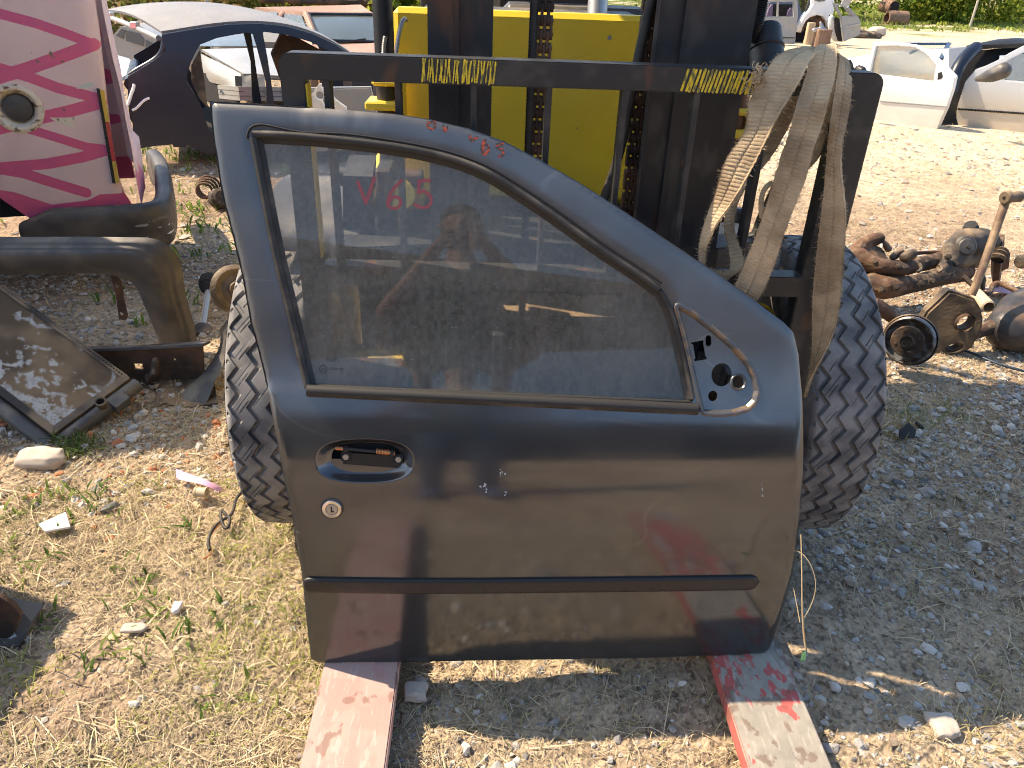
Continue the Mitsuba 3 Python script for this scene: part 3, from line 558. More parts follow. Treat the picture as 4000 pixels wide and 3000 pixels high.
# mast foot and tilt gear seen through the glass
arm = poly([(-.36, 1.72), (-.34, 1.665), (-.28, 1.66), (.0, 1.72), (.55, 1.72), (.66, 1.78), (.66, 1.93), (-.34, 1.93)], r=.02)
add('forklift__mast_foot', plate(arm, (0, 0, .805), (1, 0, 0), (0, 1, 0), .066, .004), 'm_guard')
add('forklift__tilt_bracket', [hull([(-.335, 1.76, .872), (-.275, 1.76, .872), (-.335, 1.86, .872), (-.275, 1.86, .872), (-.330, 1.78, 1.0), (-.262, 1.78, 1.0), (-.325, 1.86, 1.03), (-.262, 1.86, 1.03)]), box(-.255, -.215, 1.77, 1.87, .872, 1.02, .006), cyl((-.345, 1.83, .985), (-.15, 1.83, .985), .022, 14)], 'm_guard')
add('forklift__tilt_bracket', lumps({0: ((.69, 1.80, .80), .045), 1: ((.69, 1.82, .90), .032), 2: ((.66, 1.82, .83), .05), 3: ((.71, 1.83, 1.0), .022)}, [(0, 2), (0, 1), (1, 3)]), 'm_guard')
add('forklift__tilt_cylinder', cyl((-.20, 1.78, .96), (-.20, 2.3, .80), .035, 16), 'm_yellow')
add('forklift__lift_cylinder', [cyl((-.05, 1.86, .1), (-.05, 1.86, 1.9), .028, 16), cyl((.43, 1.86, .1), (.43, 1.86, 1.9), .028, 16)], 'm_mast')
# yellow cast bar with raised letters low on the mast
yb = [hull([(-.345, 1.62, .535), (-.190, 1.62, .545), (-.345, 1.62, .590), (-.190, 1.62, .598), (-.340, 1.69, .535), (-.190, 1.69, .545), (-.335, 1.70, .592), (-.192, 1.70, .600)])]
tx = meshkit.text_mesh('ISGZE', .022, .002); v = np.array(tx.vertices); yb.append(trimesh.Trimesh(np.stack([-.268+v[:, 0], 1.6205-v[:, 2], .553+v[:, 1]+v[:, 0]*.05], 1), tx.faces, process=False))
mat('m_mustard', lambda p, n, uv: MIX((.40, .29, .05), (.17, .14, .07), SS(.3, .7, F(p.x*30, p.y*30, p.z*30, 3))), .7)
add('forklift__weight_bar', yb, 'm_mustard'); plain('forklift__weight_bar', 'dirty mustard bar with raised letters seen low through the door glass')
# work lamp and corrugated conduit at the right leg
c0 = V(*[(0.6487,1.95,1.2853)][0]); ax = unit(V(.10, -.55, -.80))
add('forklift__work_lamp', [lathe([(1e-4, -.052), (.030, -.050), (.040, -.046), (.0425, -.04), (.0425, 0), (.0445, .002), (.0445, .006), (.041, .008), (.046, .04), (.048, .062), (.044, .064), (.036, .02)], c0, ax, 36)], 'm_black', smooth=40)
o = c0+ax*.022; e1 = unit(np.cross(ax, [1, 0, 0])); e2 = np.cross(ax, e1); s1 = unit(-e1*.55+e2*.0+V(-.45, -.5, .1)); s1 = unit(s1-ax*(s1@ax)); s2 = np.cross(ax, s1)
mat('m_white', (.75, .75, .76), .5)
add('forklift__work_lamp__sticker', slab(np.array([[o+ax*h+(.0463+.11*(h+.02))*(np.cos(t)*s1+np.sin(t)*s2) for t in (-.26, -.1, .1, .26)] for h in (-.004, .008, .020, .032)]), .0008), 'm_white')
pth = sp([(0.6114,1.93,1.442),(0.6181,1.93,1.3867),(0.6169,1.93,1.3486),(0.6114,1.93,1.3214),(0.6018,1.93,1.3034)], 120); add('forklift__conduit', tube(pth, .0125+.0022*np.sin(np.arange(120)*2.1), 12), 'm_black', smooth=60)
add('forklift__conduit', tube(sp([(-.247, 1.974, 1.22), (-.247, 1.972, 1.26), (-.243, 1.974, 1.28)], 40), .005+.0009*np.sin(np.arange(40)*2.1), 8), 'm_steel', smooth=60)
add('forklift__conduit', tube(sp([(-.218, 1.972, 1.21), (-.216, 1.97, 1.26), (-.208, 1.985, 1.30), (-.2, 2.04, 1.31)], 60), .005+.0009*np.sin(np.arange(60)*2.1), 8), 'm_steel', smooth=60)
# ---------------------------------------------------------------- the lifting strap
lab('lifting_strap', 'frayed beige webbing lifting strap hung in loops over the right end of the load guard', 'strap')
def strap(L, R, key='lifting_strap__loop', flip=1):
    "a woven band between two edge curves: ribs across, a groove along the middle"
    L, R = np.array(L, float), np.array(R, float)
    n0 = 60; l, r = sp(L, n0), sp(R, n0); c = (l+r)/2; ln = np.linalg.norm(np.diff(c, axis=0), axis=1).sum()
    n = max(40, int(ln/.0016)); l, r = sp(L, n), sp(R, n); m = 17; s = np.linspace(0, 1, m)
    P = l[:, None]*(1-s)[None, :, None]+r[:, None]*s[None, :, None]
    du = np.gradient(P, axis=0); dv = np.gradient(P, axis=1); nn = np.cross(du, dv); nn /= np.linalg.norm(nn, axis=2, keepdims=True)+1e-9
    a = np.arange(n)[:, None]*.0016*2*np.pi/.0072+np.where(s < .5, 0, 1.3)[None, :]+meshkit.noise(P*60)*2.5
    rib = np.sin(a)*.0014*np.where((s > .08) & (s < .92) & (np.abs(s-.5) > .05), 1, 0)[None, :]*(.5+meshkit.noise(P*25, 3))
    groove = -.0018*np.exp(-((s-.5)/.035)**2)[None, :]
    edge = (meshkit.noise(P*220, 9)-.5)*.0022*((s < .05) | (s > .95))[None, :]
    w = unit(r[0]-l[0])
    P = P+nn*(rib+groove)[:, :, None]+dv/(np.linalg.norm(dv, axis=2, keepdims=True)+1e-9)*edge[:, :, None]
    k = add(key, slab(P, .0062), 'm_strap', smooth=True)
    # frayed threads along both edges
    th = []
    for e, o in ((l, -1), (r, 1)):
        for i in rng.choice(n, int(ln*260)):
            d = unit(unit(r[i]-l[i])*o+rng.normal(0, .7, 3)); q = rng.uniform(.003, .010)
            th.append(tube([e[i]+nn[i, 0]*rng.normal(0, .0015), e[i]+d*q*.6, e[i]+d*q+rng.normal(0, .0015, 3)], [.0006, .0005, .0002], 3, cap=False))
    add(k+'__frayed_threads', th, 'm_strap', smooth=False); labels[k+'__frayed_threads'] = {'label': 'loose threads along the edges', 'kind': 'stuff'}
    return k
A_L = [(0.5845,1.545,1.3218),(0.5345,1.5,1.3159),(0.5053,1.475,1.2983),(0.4896,1.465,1.2717),(0.4731,1.455,1.2355),(0.4723,1.445,1.1919),(0.4467,1.44,1.144),(0.4362,1.44,1.0817),(0.4239,1.44,1.014),(0.4202,1.44,0.9795),(0.4241,1.44,0.9368),(0.4381,1.445,0.9089)]
A_R = [(0.6388,1.545,1.3228),(0.5987,1.495,1.3185),(0.5708,1.465,1.3031),(0.5574,1.45,1.2782),(0.5397,1.44,1.247),(0.5141,1.425,1.1994),(0.4962,1.415,1.1535),(0.4788,1.41,1.1105),(0.4569,1.41,1.058),(0.4418,1.415,1.0249),(0.4324,1.43,0.9738),(0.444,1.45,0.9092)]
strap(A_L, A_R)
B_L = [(0.6228,1.54,1.3188),(0.577,1.48,1.2961),(0.571,1.47,1.261),(0.5573,1.45,1.2204),(0.5538,1.445,1.1886),(0.5469,1.44,1.1562),(0.5398,1.435,1.106),(0.5354,1.435,1.0664),(0.5275,1.435,1.0055),(0.5186,1.44,0.9489),(0.5081,1.452,0.875)]
B_R = [(0.6445,1.545,1.3174),(0.6251,1.48,1.3155),(0.6201,1.455,1.2741),(0.61,1.435,1.2484),(0.6068,1.43,1.211),(0.5988,1.425,1.1709),(0.5931,1.42,1.1113),(0.586,1.42,1.072),(0.5758,1.425,0.9934),(0.5708,1.44,0.9064),(0.5599,1.455,0.8444)]
strap(B_L, B_R)
C_L = [(0.6477,1.55,1.3122),(0.6377,1.5,1.3036),(0.6318,1.475,1.255),(0.6331,1.465,1.2079),(0.6449,1.47,1.1484),(0.6577,1.47,1.0602),(0.666,1.47,0.9809),(0.6797,1.47,0.8803),(0.6919,1.475,0.8265),(0.711,1.48,0.751),(0.7259,1.485,0.6575),(0.7295,1.49,0.6071)]
C_R = [(0.6809,1.56,1.3025),(0.6737,1.52,1.2865),(0.6693,1.495,1.2695),(0.668,1.475,1.2278),(0.6619,1.455,1.1775),(0.6659,1.445,1.1271),(0.6896,1.44,1.056),(0.7126,1.44,0.9492),(0.7264,1.44,0.8703),(0.7337,1.445,0.7847),(0.729,1.46,0.7111),(0.7304,1.488,0.6047)]
strap(C_L, C_R)
D_L = [(0.6236,1.57,1.2954),(0.6321,1.575,1.2059),(0.6262,1.575,1.1523),(0.6114,1.57,1.1117),(0.6079,1.565,1.0612),(0.5985,1.56,0.9944),(0.5773,1.54,0.93),(0.5393,1.5,0.8905)]
D_R = [(0.6562,1.56,1.2935),(0.6694,1.56,1.2008),(0.6654,1.555,1.1304),(0.6485,1.55,1.0925),(0.6335,1.55,1.0611),(0.6237,1.545,0.9996),(0.6021,1.53,0.9138),(0.5395,1.49,0.8842)]
E_L = [(0.4378,1.445,0.9109),(0.4646,1.46,0.8909),(0.4947,1.475,0.8838),(0.5055,1.5,0.9221),(0.4945,1.53,0.9713),(0.501,1.55,1.0431),(0.5491,1.57,1.1237),(0.5796,1.575,1.2129),(0.6014,1.57,1.274)]
E_R = [(0.4425,1.455,0.92),(0.4835,1.47,0.9076),(0.5293,1.485,0.9162),(0.522,1.505,0.9507),(0.5147,1.53,0.9718),(0.5195,1.54,1.0463),(0.5708,1.56,1.1174),(0.6052,1.565,1.2067),(0.6288,1.56,1.2761)]
strap(E_L, E_R)
F_L = [(0.6245,1.5,1.1057),(0.6339,1.52,1.1371),(0.6492,1.54,1.195),(0.651,1.55,1.2615)]
F_R = [(0.6459,1.49,1.1159),(0.6668,1.5,1.1512),(0.674,1.52,1.1994),(0.6711,1.53,1.2566)]
strap([(0.6242,1.545,1.1086),(0.6306,1.55,1.1305),(0.6339,1.555,1.1654),(0.6381,1.56,1.1999),(0.6354,1.56,1.2596)], [(0.6224,1.53,1.0966),(0.6532,1.53,1.122),(0.6604,1.53,1.1624),(0.6653,1.54,1.2042),(0.6631,1.545,1.2625)])
tw = []
for _ in range(90):
    p = V(*[(0.4863,1.46,1.2723)][0])+rng.normal(0, 1, 3)*[.007, .004, .012]; q = [p]
    for _ in range(4): q.append(q[-1]+rng.normal(0, .0035, 3)+[-.001, -.001, 0])
    tw.append(tube(sp(q, 8), .0007, 3, cap=False))
add('lifting_strap__frayed_end', tw, 'm_strap', smooth=60); labels['lifting_strap__frayed_end'] = {'label': 'tangle of loose white threads at the left edge', 'kind': 'stuff'}
add('lifting_strap__loose_tail', tube(sp([(0.5465,1.46,1.0911),(0.5321,1.455,1.0787),(0.5292,1.45,1.0531),(0.5364,1.45,1.026)], 20), .005, 6), 'm_strap', smooth=60)
# ---------------------------------------------------------------- the pink car at the left
PO, PU, PB = V(-1.70, 3.75, 0), unit(V(-.94, -.342, 0)), unit(V(-.342, .94, 0))
def PK(u, v, b=0.0):
    u = np.asarray(u, float); v = np.asarray(v, float); b = np.asarray(b, float)
    r = .07; w = np.clip(r-u, 0, r); bb = b+r-np.sqrt(r*r-w*w)+.16*np.clip(.42-v, 0, 1)**1.5+.05*np.clip(v-.8, 0, 2)**2
    return PO+u[..., None]*PU+bb[..., None]*PB+v[..., None]*V(0, 0, 1)
stripes = [([(0.4063,1.1796),(0.3754,1.1695),(0.2554,1.1352),(0.1499,1.0959),(0.0471,1.0516)], .024), ([(0.0471,1.0516),(0.1985,0.9976),(0.324,0.9554),(0.4742,0.9122)], .030), ([(0.4606,0.966),(0.4286,0.9564),(0.3285,0.9215),(0.2261,0.8738),(0.0747,0.8255)], .027), ([(0.0689,0.8073),(0.2019,0.7747),(0.3335,0.7467),(0.5277,0.7017)], .030),
    ([(0.3835,0.7044),(0.2739,0.6597),(0.1643,0.6136),(0.0929,0.602)], .024), ([(0.0822,0.5973),(0.1987,0.5688),(0.3462,0.5467),(0.5693,0.5376)], .028), ([(0.5678,0.5437),(0.5341,0.5336),(0.4481,0.5101),(0.3203,0.4514),(0.2137,0.4053)], .028)]
def pink_c(p, n, uv):
    u = (p.x-PO[0])*PU[0]+(p.y-PO[1])*PU[1]; v = p.z; m = mi.Float(0)
    for l, w in stripes:
        for (a, b), (c, d) in zip(l[:-1], l[1:]):
            L2 = (c-a)**2+(d-b)**2; t = dr.clip(((u-a)*(c-a)+(v-b)*(d-b))/L2, 0, 1)
            q = dr.sqrt(dr.square(u-a-t*(c-a))+dr.square(v-b-t*(d-b))); m = dr.maximum(m, SS(.002, -.002, q-w*.86))
    low = [(0.5036,0.4263),(0.3662,0.3582),(0.2137,0.3675),(0.1569,0.3927)]; y = mi.Float(low[3][1])
    for (a, b), (c, d) in zip(low[:-1], low[1:]): y = dr.select((u < a) & (u >= c), b+(u-a)/(c-a)*(d-b), y)
    y = dr.select(u > low[0][0], low[0][1]+(u-low[0][0])*.25, y)
    m = dr.maximum(m, SS(.002, -.002, v-y))
    g = F(p.x*6, p.y*6, p.z*6, 3); rear = SS(.02, -.02, u); m = dr.maximum(m*(1-rear), rear*SS(.52, .50, v+.3*N(p.y*9, p.z*9, 0)))
    c = MIX(MIX((.70, .53, .53), (.60, .44, .43), g), MIX((.53, .10, .24), (.62, .10, .20), g), m)
    return MIX(c, (.20, .13, .10), SS(.80, .84, N(p.x*55, p.y*55, p.z*55)*.45+F(p.x*9, p.y*9, p.z*9, 2)*.6))
mat('m_pink', pink_c, .45, coat=.3)
lab('pink_car', 'pale pink car with a magenta criss-cross pattern and torn rear at the left edge', 'car')
side = poly([(-0.0129,1.3343),(0.009,1.2279),(0.015,1.1187),(0.0393,0.8506),(0.0567,0.6468),(0.0644,0.4864),(0.0555,0.386),(0.0338,0.3277),(0.0396,0.2752),(0.212,0.2702),(0.3648,0.2957),(0.4145,0.2136),(0.4783,0.3045),(0.5669,0.4026),(0.6592,0.4679),(0.9717,0.2357),(1.5488,0.287),(1.187,1.3014)]); hl = [(0.4044,0.7902)][0]
hole = sg.Point(hl).buffer(.078)
add('pink_car__side_panel', [sheet(side.difference(hole), lambda a, b: PK(a, b), .03), sheet(side, lambda a, b: PK(a, b, .05), .06)], 'm_pink', smooth=35)
nb = 26; zz_ = np.linspace(.27, 1.74, 40); bb_ = np.linspace(.07, .80, nb); Pz, Pb = np.meshgrid(zz_, bb_, indexing='ij')
uu_ = -.004-.012*np.sin((Pz-.2)*2.0)+.012*(meshkit.noise(np.stack([Pz*7, Pb*7, Pz*0], -1))-.5)+np.where((Pb > .14) & (Pz > .5), .03, 0)
add('pink_car__rear_panel', tm((PO+uu_[..., None]*PU+Pb[..., None]*PB+Pz[..., None]*V(0, 0, 1)).reshape(-1, 3), [(i*nb+j, i*nb+j+1, (i+1)*nb+j+1, (i+1)*nb+j) for i in range(39) for j in range(nb-1)]), 'm_pink', smooth=40)
mat('m_cream', lambda p, n, uv: MIX((.62, .56, .46), (.16, .10, .05), SS(.5, .75, F(p.x*50, p.y*50, p.z*50, 3))), .6)
hc = PK(*hl); add('pink_car__filler_bowl', lathe([(.106, -.003), (.100, .006), (.086, .008), (.078, .002), (.068, -.02), (.060, -.035)], hc, -PB, 40), 'm_cream', smooth=50)
add('pink_car__filler_cap', lathe([(1e-4, -.005), (.020, -.006), (.045, -.010), (.056, -.014), (.060, -.035)], hc, -PB, 36), 'm_plastic', smooth=40)
def onpink(pts, o0, th, m, key, **k): add(key, [sheet(poly(pts), lambda a, b: PK(a, b, -o0), .02), sheet(poly(pts), lambda a, b: PK(a, b, -o0+th), .05), wall3(pts, o0, th)], m, **k)
def wall3(pts, o0, th):
    p = np.array(pts); return loft([PK(p[:, 0], p[:, 1], -o0), PK(p[:, 0], p[:, 1], -o0+th)], cap=False)
mat('m_amber', (.46, .33, .06), .35, coat=.5); mat('m_red', (.34, .03, .05), .35, coat=.5)
onpink([(0.0711,0.871),(0.0588,0.8668),(0.0764,0.4453),(0.0903,0.4461)], .016, .02, 'm_blackmatt', 'pink_car__tail_lamp_trim'); onpink([(0.0588,0.8668),(0.0434,0.8586),(0.0489,0.7255),(0.0642,0.726)], .018, .02, 'm_amber', 'pink_car__tail_lamp')
onpink([(0.0647,0.724),(0.0493,0.7235),(0.0562,0.549),(0.0719,0.5498)], .017, .02, 'm_red', 'pink_car__tail_lamp'); onpink([(0.0723,0.5476),(0.0566,0.5468),(0.0597,0.4487),(0.076,0.4475)], .018, .02, 'm_amber', 'pink_car__tail_lamp')
mat('m_primer', (.50, .53, .50), .6)
onpink([(0.1556,0.8686),(0.1297,0.8858),(0.0864,0.8968),(0.0754,0.8868),(0.0946,0.8754),(0.1256,0.87)], .001, .002, 'm_primer', 'pink_car__bare_patch'); onpink([(0.2871,0.7493),(0.2357,0.7477),(0.1889,0.7483),(0.2009,0.7101),(0.1701,0.6947),(0.2167,0.7066),(0.2595,0.7243)], .001, .002, 'm_cream', 'pink_car__bare_patch')
plain('pink_car__bare_patch_001', 'torn pale dent with lifted paint beside the filler bowl')
# black bumper: along the side, round the corner, across the rear
bp = [(.50, -.01), (.38, -.05), (.20, -.065), (.02, -.07), (-.07, -.045), (-.105, .06), (-.11, .4), (-.10, .8), (-.05, 1.15)]
pth = sp([tuple(PO+a*PU+b*PB+V(0, 0, .24)) for a, b in bp], 60); out = []
for i, p in enumerate(pth):
    t = unit(pth[min(i+1, 59)]-pth[max(i-1, 0)]); s = np.cross(t, [0, 0, 1]); h = .115*min(1, .45+i*.12); an = np.linspace(0, 2*np.pi, 20, endpoint=False)
    out.append(p+s*(.045*np.sign(np.cos(an))*np.abs(np.cos(an))**.6)[:, None]+V(0, 0, 1)*(h*np.sign(np.sin(an))*np.abs(np.sin(an))**.6)[:, None])
add('pink_car__bumper', loft(out), 'm_bumper', smooth=50)
add('pink_car__interior', to_tm(hull([PO+a*PU+b*PB+V(0, 0, c) for a in (.15, 3.5) for b in (.12, .78) for c in (.28, .55)])), 'm_blackmatt')
add('pink_car__roof', to_tm(hull([PO+a*PU+b*PB+V(0, 0, c) for a in (.1, 3.5) for b in (.1, .8) for c in (1.72, 1.76)])), 'm_pink')
add('pink_car__far_side', to_tm(hull([PO+a*PU+b*PB+V(0, 0, c) for a in (.05, 3.5) for b in (.80, .84) for c in (.27, 1.74)])), 'm_pink')
# ---------------------------------------------------------------- plastic bumper propped up in front of it
lab('loose_bumper', 'grey plastic bumper standing on its bent ends in front of the pink car', 'bumper')
o_, i_ = [(-2.2341,2.8,0.4739),(-1.8999,2.8,0.4777),(-1.7992,2.8,0.4786),(-1.5453,2.8,0.4855),(-1.2952,2.81,0.4873),(-1.2245,2.82,0.4751),(-1.1795,2.83,0.4291),(-1.179,2.86,0.2876),(-1.1882,2.9,0.1389),(-1.2002,2.93,-0.0122)], [(-2.2871,2.8,0.3241),(-1.9366,2.79,0.3351),(-1.8328,2.79,0.3397),(-1.5739,2.79,0.3464),(-1.408,2.8,0.3356),(-1.3584,2.81,0.3085),(-1.3444,2.83,0.2411),(-1.3432,2.86,0.1488),(-1.3468,2.89,0.063),(-1.354,2.91,-0.006)]
L_, R_ = sp(o_, 90), sp(i_, 90); s = np.linspace(0, 1, 22)
nn_ = np.tile(V(.15, -.85, .25), (90, 1)); P = L_[:, None]*(1-s)[None, :, None]+R_[:, None]*s[None, :, None]
bul = .075*np.sin(np.pi*np.clip(s, .02, 1))**.6-.010*np.exp(-((s-.22)/.05)**2)-.006*np.exp(-((s-.34)/.03)**2)
add('loose_bumper', slab(P+bul[None, :, None]*nn_[:, None, :], .004), 'm_plastic', smooth=50)
lab('drilled_bracket', 'rusty metal bracket with two holes hanging below the grey plastic bumper', 'bracket')
bk = poly([(-1.5026,0.2971),(-1.4837,0.2917),(-1.4663,0.2526),(-1.4728,0.1676),(-1.4722,0.0974),(-1.4851,0.0803),(-1.5108,0.0839),(-1.5021,0.1873),(-1.5038,0.2576)]).difference(unary_union([sg.Point(q).buffer(.0075) for q in [(-1.489,0.232),(-1.4961,0.1093)]]))
add('drilled_bracket', prism(bk, 2.95, .006), 'm_rust')
# ---------------------------------------------------------------- radiator
lab('radiator', 'dirty brown radiator with scraped white patches lying at the left edge', 'radiator')
r1, r2, r0 = V(*[(-1.4264,2.2,0.0077)][0]), V(*[(-1.2696,2.44,0.0843)][0]), V(*[(-1.7755,2.66,0.2917)][0])
eu = unit(r2-r1); ev = r0-r2; ev = unit(ev-eu*(ev@eu)); ew = np.cross(eu, ev); ew = ew if ew[1] < 0 else -ew
W_, H_ = np.linalg.norm(r2-r1), .62
def RP(a, b, c=0): return r1+eu*a+ev*b+ew*c
def rbox(a0, a1, b0, b1, c0, c1): return to_tm(hull([RP(a, b, c) for a in (a0, a1) for b in (b0, b1) for c in (c0, c1)]))
def core_c(p, n, uv):
    a = (p.x-r1[0])*eu[0]+(p.y-r1[1])*eu[1]+(p.z-r1[2])*eu[2]; b = (p.x-r1[0])*ev[0]+(p.y-r1[1])*ev[1]+(p.z-r1[2])*ev[2]
    g = F(a*9, b*9, 0, 4); fin = .85+.15*dr.sin(b*900)
    br = MIX((.12, .082, .048), (.26, .18, .105), SS(.3, .7, g))*fin
    sc = SS(.59, .64, .6*F(a*16+3, b*7, 2, 4)+.4*F(a*70, b*50, 4, 3)); ridge_ = SS(.035, .01, abs(F(a*5, b*5, 7, 3)-.5))*SS(.4, .55, F(a*30, b*30, 1, 2))
    return MIX(br, (.44, .43, .40), dr.maximum(sc, ridge_*.8)*(.6+.4*SS(.3, .6, F(a*120, b*120, 2, 2))))
mat('m_core', core_c, .85)
add('radiator__core', rbox(.012, W_-.012, .014, H_, -.018, .012), 'm_core')
add('radiator__side_rail', rbox(-.004, W_+.004, -.012, .014, -.022, .018), 'm_greasy')
add('radiator__side_rail', rbox(-.012, .012, -.012, H_, -.022, .018), 'm_greasy')
fr_ = plate(sg.box(W_-.014, 0, W_+.006, H_).difference(unary_union([sg.Point(W_-.003, t).buffer(.0033, 6) for t in np.arange(.02, H_, .0125)])), r1+ew*.016, eu, ev, .003)
add('radiator__perforated_rail', fr_, 'm_greasy')
add('radiator__tank', tube([RP(W_*t, -.034, -.01) for t in np.linspace(-.03, 1.04, 20)], .026, 16), 'm_plastic', smooth=60)
add('radiator__tank', tube([RP(-.035, H_*t, -.015) for t in np.linspace(-.03, 1, 20)], .026, 16), 'm_plastic', smooth=60)
pp = RP(W_*.55, -.036, .0); add('radiator__pipe_stub', lathe([(.015, 0), (.0155, .03), (.0185, .032), (.0185, .040), (.0135, .041), (.0125, .01)], pp, ew*.6+V(0, -.2, .6), 24), 'm_greasy', smooth=40)
add('radiator__mount', [rbox(W_*.62, W_*.82, -.075, -.03, -.02, .02)], 'm_plastic')
# ---------------------------------------------------------------- rusty crossmember and what lies round it
lab('rusty_crossmember', 'rusty pressed crossmember with a tow hook lying between the radiator and the left wheel', 'crossmember')
cm = poly([(-1.5534,0.0984),(-1.0555,0.1352),(-1.0669,0.0305),(-1.0809,-0.0143),(-1.2691,-0.0266),(-1.4272,-0.03),(-1.5203,0.0204)]).difference(unary_union([sg.box(*(np.array([(-1.3285,0.0266),(-1.2938,0.0533)]).ravel())), sg.Point([(-1.1708,0.0739)][0]).buffer(.006)]))
add('rusty_crossmember__web', prism(cm, 2.62, .012), 'm_rust')
add('rusty_crossmember__top_flange', skin([(-1.547,2.61,0.1056),(-1.2882,2.61,0.1231),(-1.0512,2.61,0.1421)], [(-1.591,2.69,0.0784),(-1.3257,2.69,0.0925),(-1.0492,2.69,0.1187)], .01), 'm_plastic')
add('rusty_crossmember__lower_plate', skin([(-1.3381,2.4,-0.034),(-1.2401,2.41,-0.0322),(-1.1819,2.42,-0.0175),(-1.147,2.43,-0.0052),(-1.1136,2.43,-0.0221),(-1.047,2.43,-0.0207),(-0.9652,2.44,-0.0092)], [(-1.4268,2.6,-0.027),(-1.3219,2.62,-0.0277),(-1.2578,2.62,-0.0222),(-1.2183,2.62,-0.0173),(-1.1796,2.62,-0.0165),(-1.1085,2.62,-0.0108),(-1.0338,2.62,-0.0051)], .008, 6), 'm_greasy')
add('rusty_crossmember__tow_hook', lumps({0: (V(*[(-1.2215,2.58,0.0914)][0]), .013), 1: (V(*[(-1.2209,2.55,0.0526)][0]), .016), 2: (V(*[(-1.2474,2.55,0.0205)][0]), .014), 3: (V(*[(-1.2553,2.56,0.0347)][0]), .010)}, [(0, 1), (1, 2), (2, 3)], .008), 'm_rust', smooth=60)
lab('plastic_shield', 'curved dark plastic shield standing beside the left wheel', 'shield')
add('plastic_shield', skin(sp([(-1.0119,2.7,0.1659),(-1.0331,2.7,0.0702),(-1.0518,2.66,0.0399),(-1.0809,2.6,0.0108),(-1.1044,2.55,-0.0022),(-1.0919,2.45,-0.0296)], 30), sp([(-0.9453,2.62,0.2463),(-0.9679,2.62,0.1119),(-0.985,2.58,0.0536),(-0.99,2.5,0.0381),(-1.0037,2.46,-0.0021),(-1.013,2.43,-0.0161)], 30), .004, 5), 'm_plastic', smooth=60)
lab('drive_shaft', 'greasy drive shaft with two black rubber boots lying behind the crossmember', 'drive shaft')
s0, s1 = V(*[(-1.3049,3.45,0.0508)][0]), V(*[(-1.2479,3.12,-0.0583)][0]); d = unit(s1-s0); Ls = np.linalg.norm(s1-s0)
add('drive_shaft__bar', cyl(s0, s1, .014, 16), 'm_steel', smooth=40)
add('drive_shaft__boot', lathe([(1e-4, -.03), (.045, -.025), (.048, .0), (.043, .01), (.046, .02), (.036, .03), (.038, .04), (.024, .05), (.016, .06)], s0, d, 24), 'm_blackmatt', smooth=40)
add('drive_shaft__joint', lathe([(.016, -.06), (.024, -.045), (.040, -.035), (.046, -.02), (.048, .01), (.046, .04), (1e-4, .045)], s1, d, 24), 'm_greasy', smooth=40)
lab('brake_shield', 'rusty brown brake backing plate leaning behind the left wheel', 'brake plate')
add('brake_shield', lathe([(1e-4, .03), (.03, .03), (.035, .016), (.05, .014), (.06, .006), (.085, .010), (.10, .0), (.104, -.012)], V(*[(-1.0458,3.05,0.1887)][0]), (.45, -.7, .30), 32), 'm_greasy', smooth=40)
lab('coil_spring', 'small rusty coil spring lying on the gravel behind the pink car', 'spring')
c = V(*[(-1.9444,5.3397,-0.1021)][0])+V(0, 0, .075); t = np.linspace(0, 1, 150); a = t*2*np.pi*4
add('coil_spring', tube(np.stack([c[0]+(.075-.03*t)*np.cos(a), c[1]+.10-.14*t, c[2]+(.075-.03*t)*np.sin(a)], 1), .009, 8), 'm_rust', smooth=60)
lab('rusty_drum', 'rusty drum lying beside the coil spring', 'drum'); c = V(*[(-1.7928,5.1773,-0.0967)][0])+V(0, 0, .06)
add('rusty_drum', lathe([(1e-4, -.05), (.05, -.05), (.07, -.03), (.07, .03), (.05, .05), (1e-4, .05)], c, (.6, -.7, .3), 20), 'm_rust', smooth=40)
# ---------------------------------------------------------------- small litter
def chunk(key, px, r, sq, m, label, cat_, seed, lift=.3):
    v = trimesh.creation.icosphere(3); P = np.array(v.vertices); P = P/np.max(np.abs(P), axis=1, keepdims=True)**.55
    P = P*r*np.array(sq); P += (meshkit.fbm(P/r*1.3+seed, 3, seed)-.5)[:, None]*P*.8; c = V(*px)
    lab(key, label, cat_); add(key, trimesh.Trimesh(P+c+[0, 0, r*sq[2]*lift], v.faces, process=False), m, smooth=30)
mat('m_conc', lambda p, n, uv: MIX((.38, .33, .28), (.52, .47, .41), F(p.x*60, p.y*60, p.z*60, 3)), .9)
chunk('concrete_lump', [(-1.3983,2.0543,-0.0012)][0], .072, (.95, .55, .38), 'm_conc', 'flat pinkish lump of concrete lying left of the grass tuft', 'stone', 4)
chunk('flat_stone', [(1.0307,1.091,0)][0], .038, (.9, .9, .35), 'm_conc', 'largest flat round grey stone at the lower right', 'stone', 8)
chunk('pale_stone', [(-0.2115,2.0855,-0.0011)][0] if False else [(-0.1368,1.1713,0)][0], .030, (.9, .75, .6), 'm_conc', 'pale angular stone beside the left fork', 'stone', 12)
lab('tile_fragment', 'broken white tile fragment lying in the straw at the left', 'tile'); a = np.array([(-1.2375,1.7241),(-1.1894,1.7785),(-1.147,1.7157),(-1.2052,1.6949)])
add('tile_fragment', plate(sg.Polygon(a), (0, 0, .008), (1, 0, 0), (0, 1, 0), .008, .001), 'm_white')
mat('m_lilac', (.62, .36, .55), .7)
lab('pink_strip', 'strip of pink plastic lying on the ground by the left wheel', 'plastic strip')
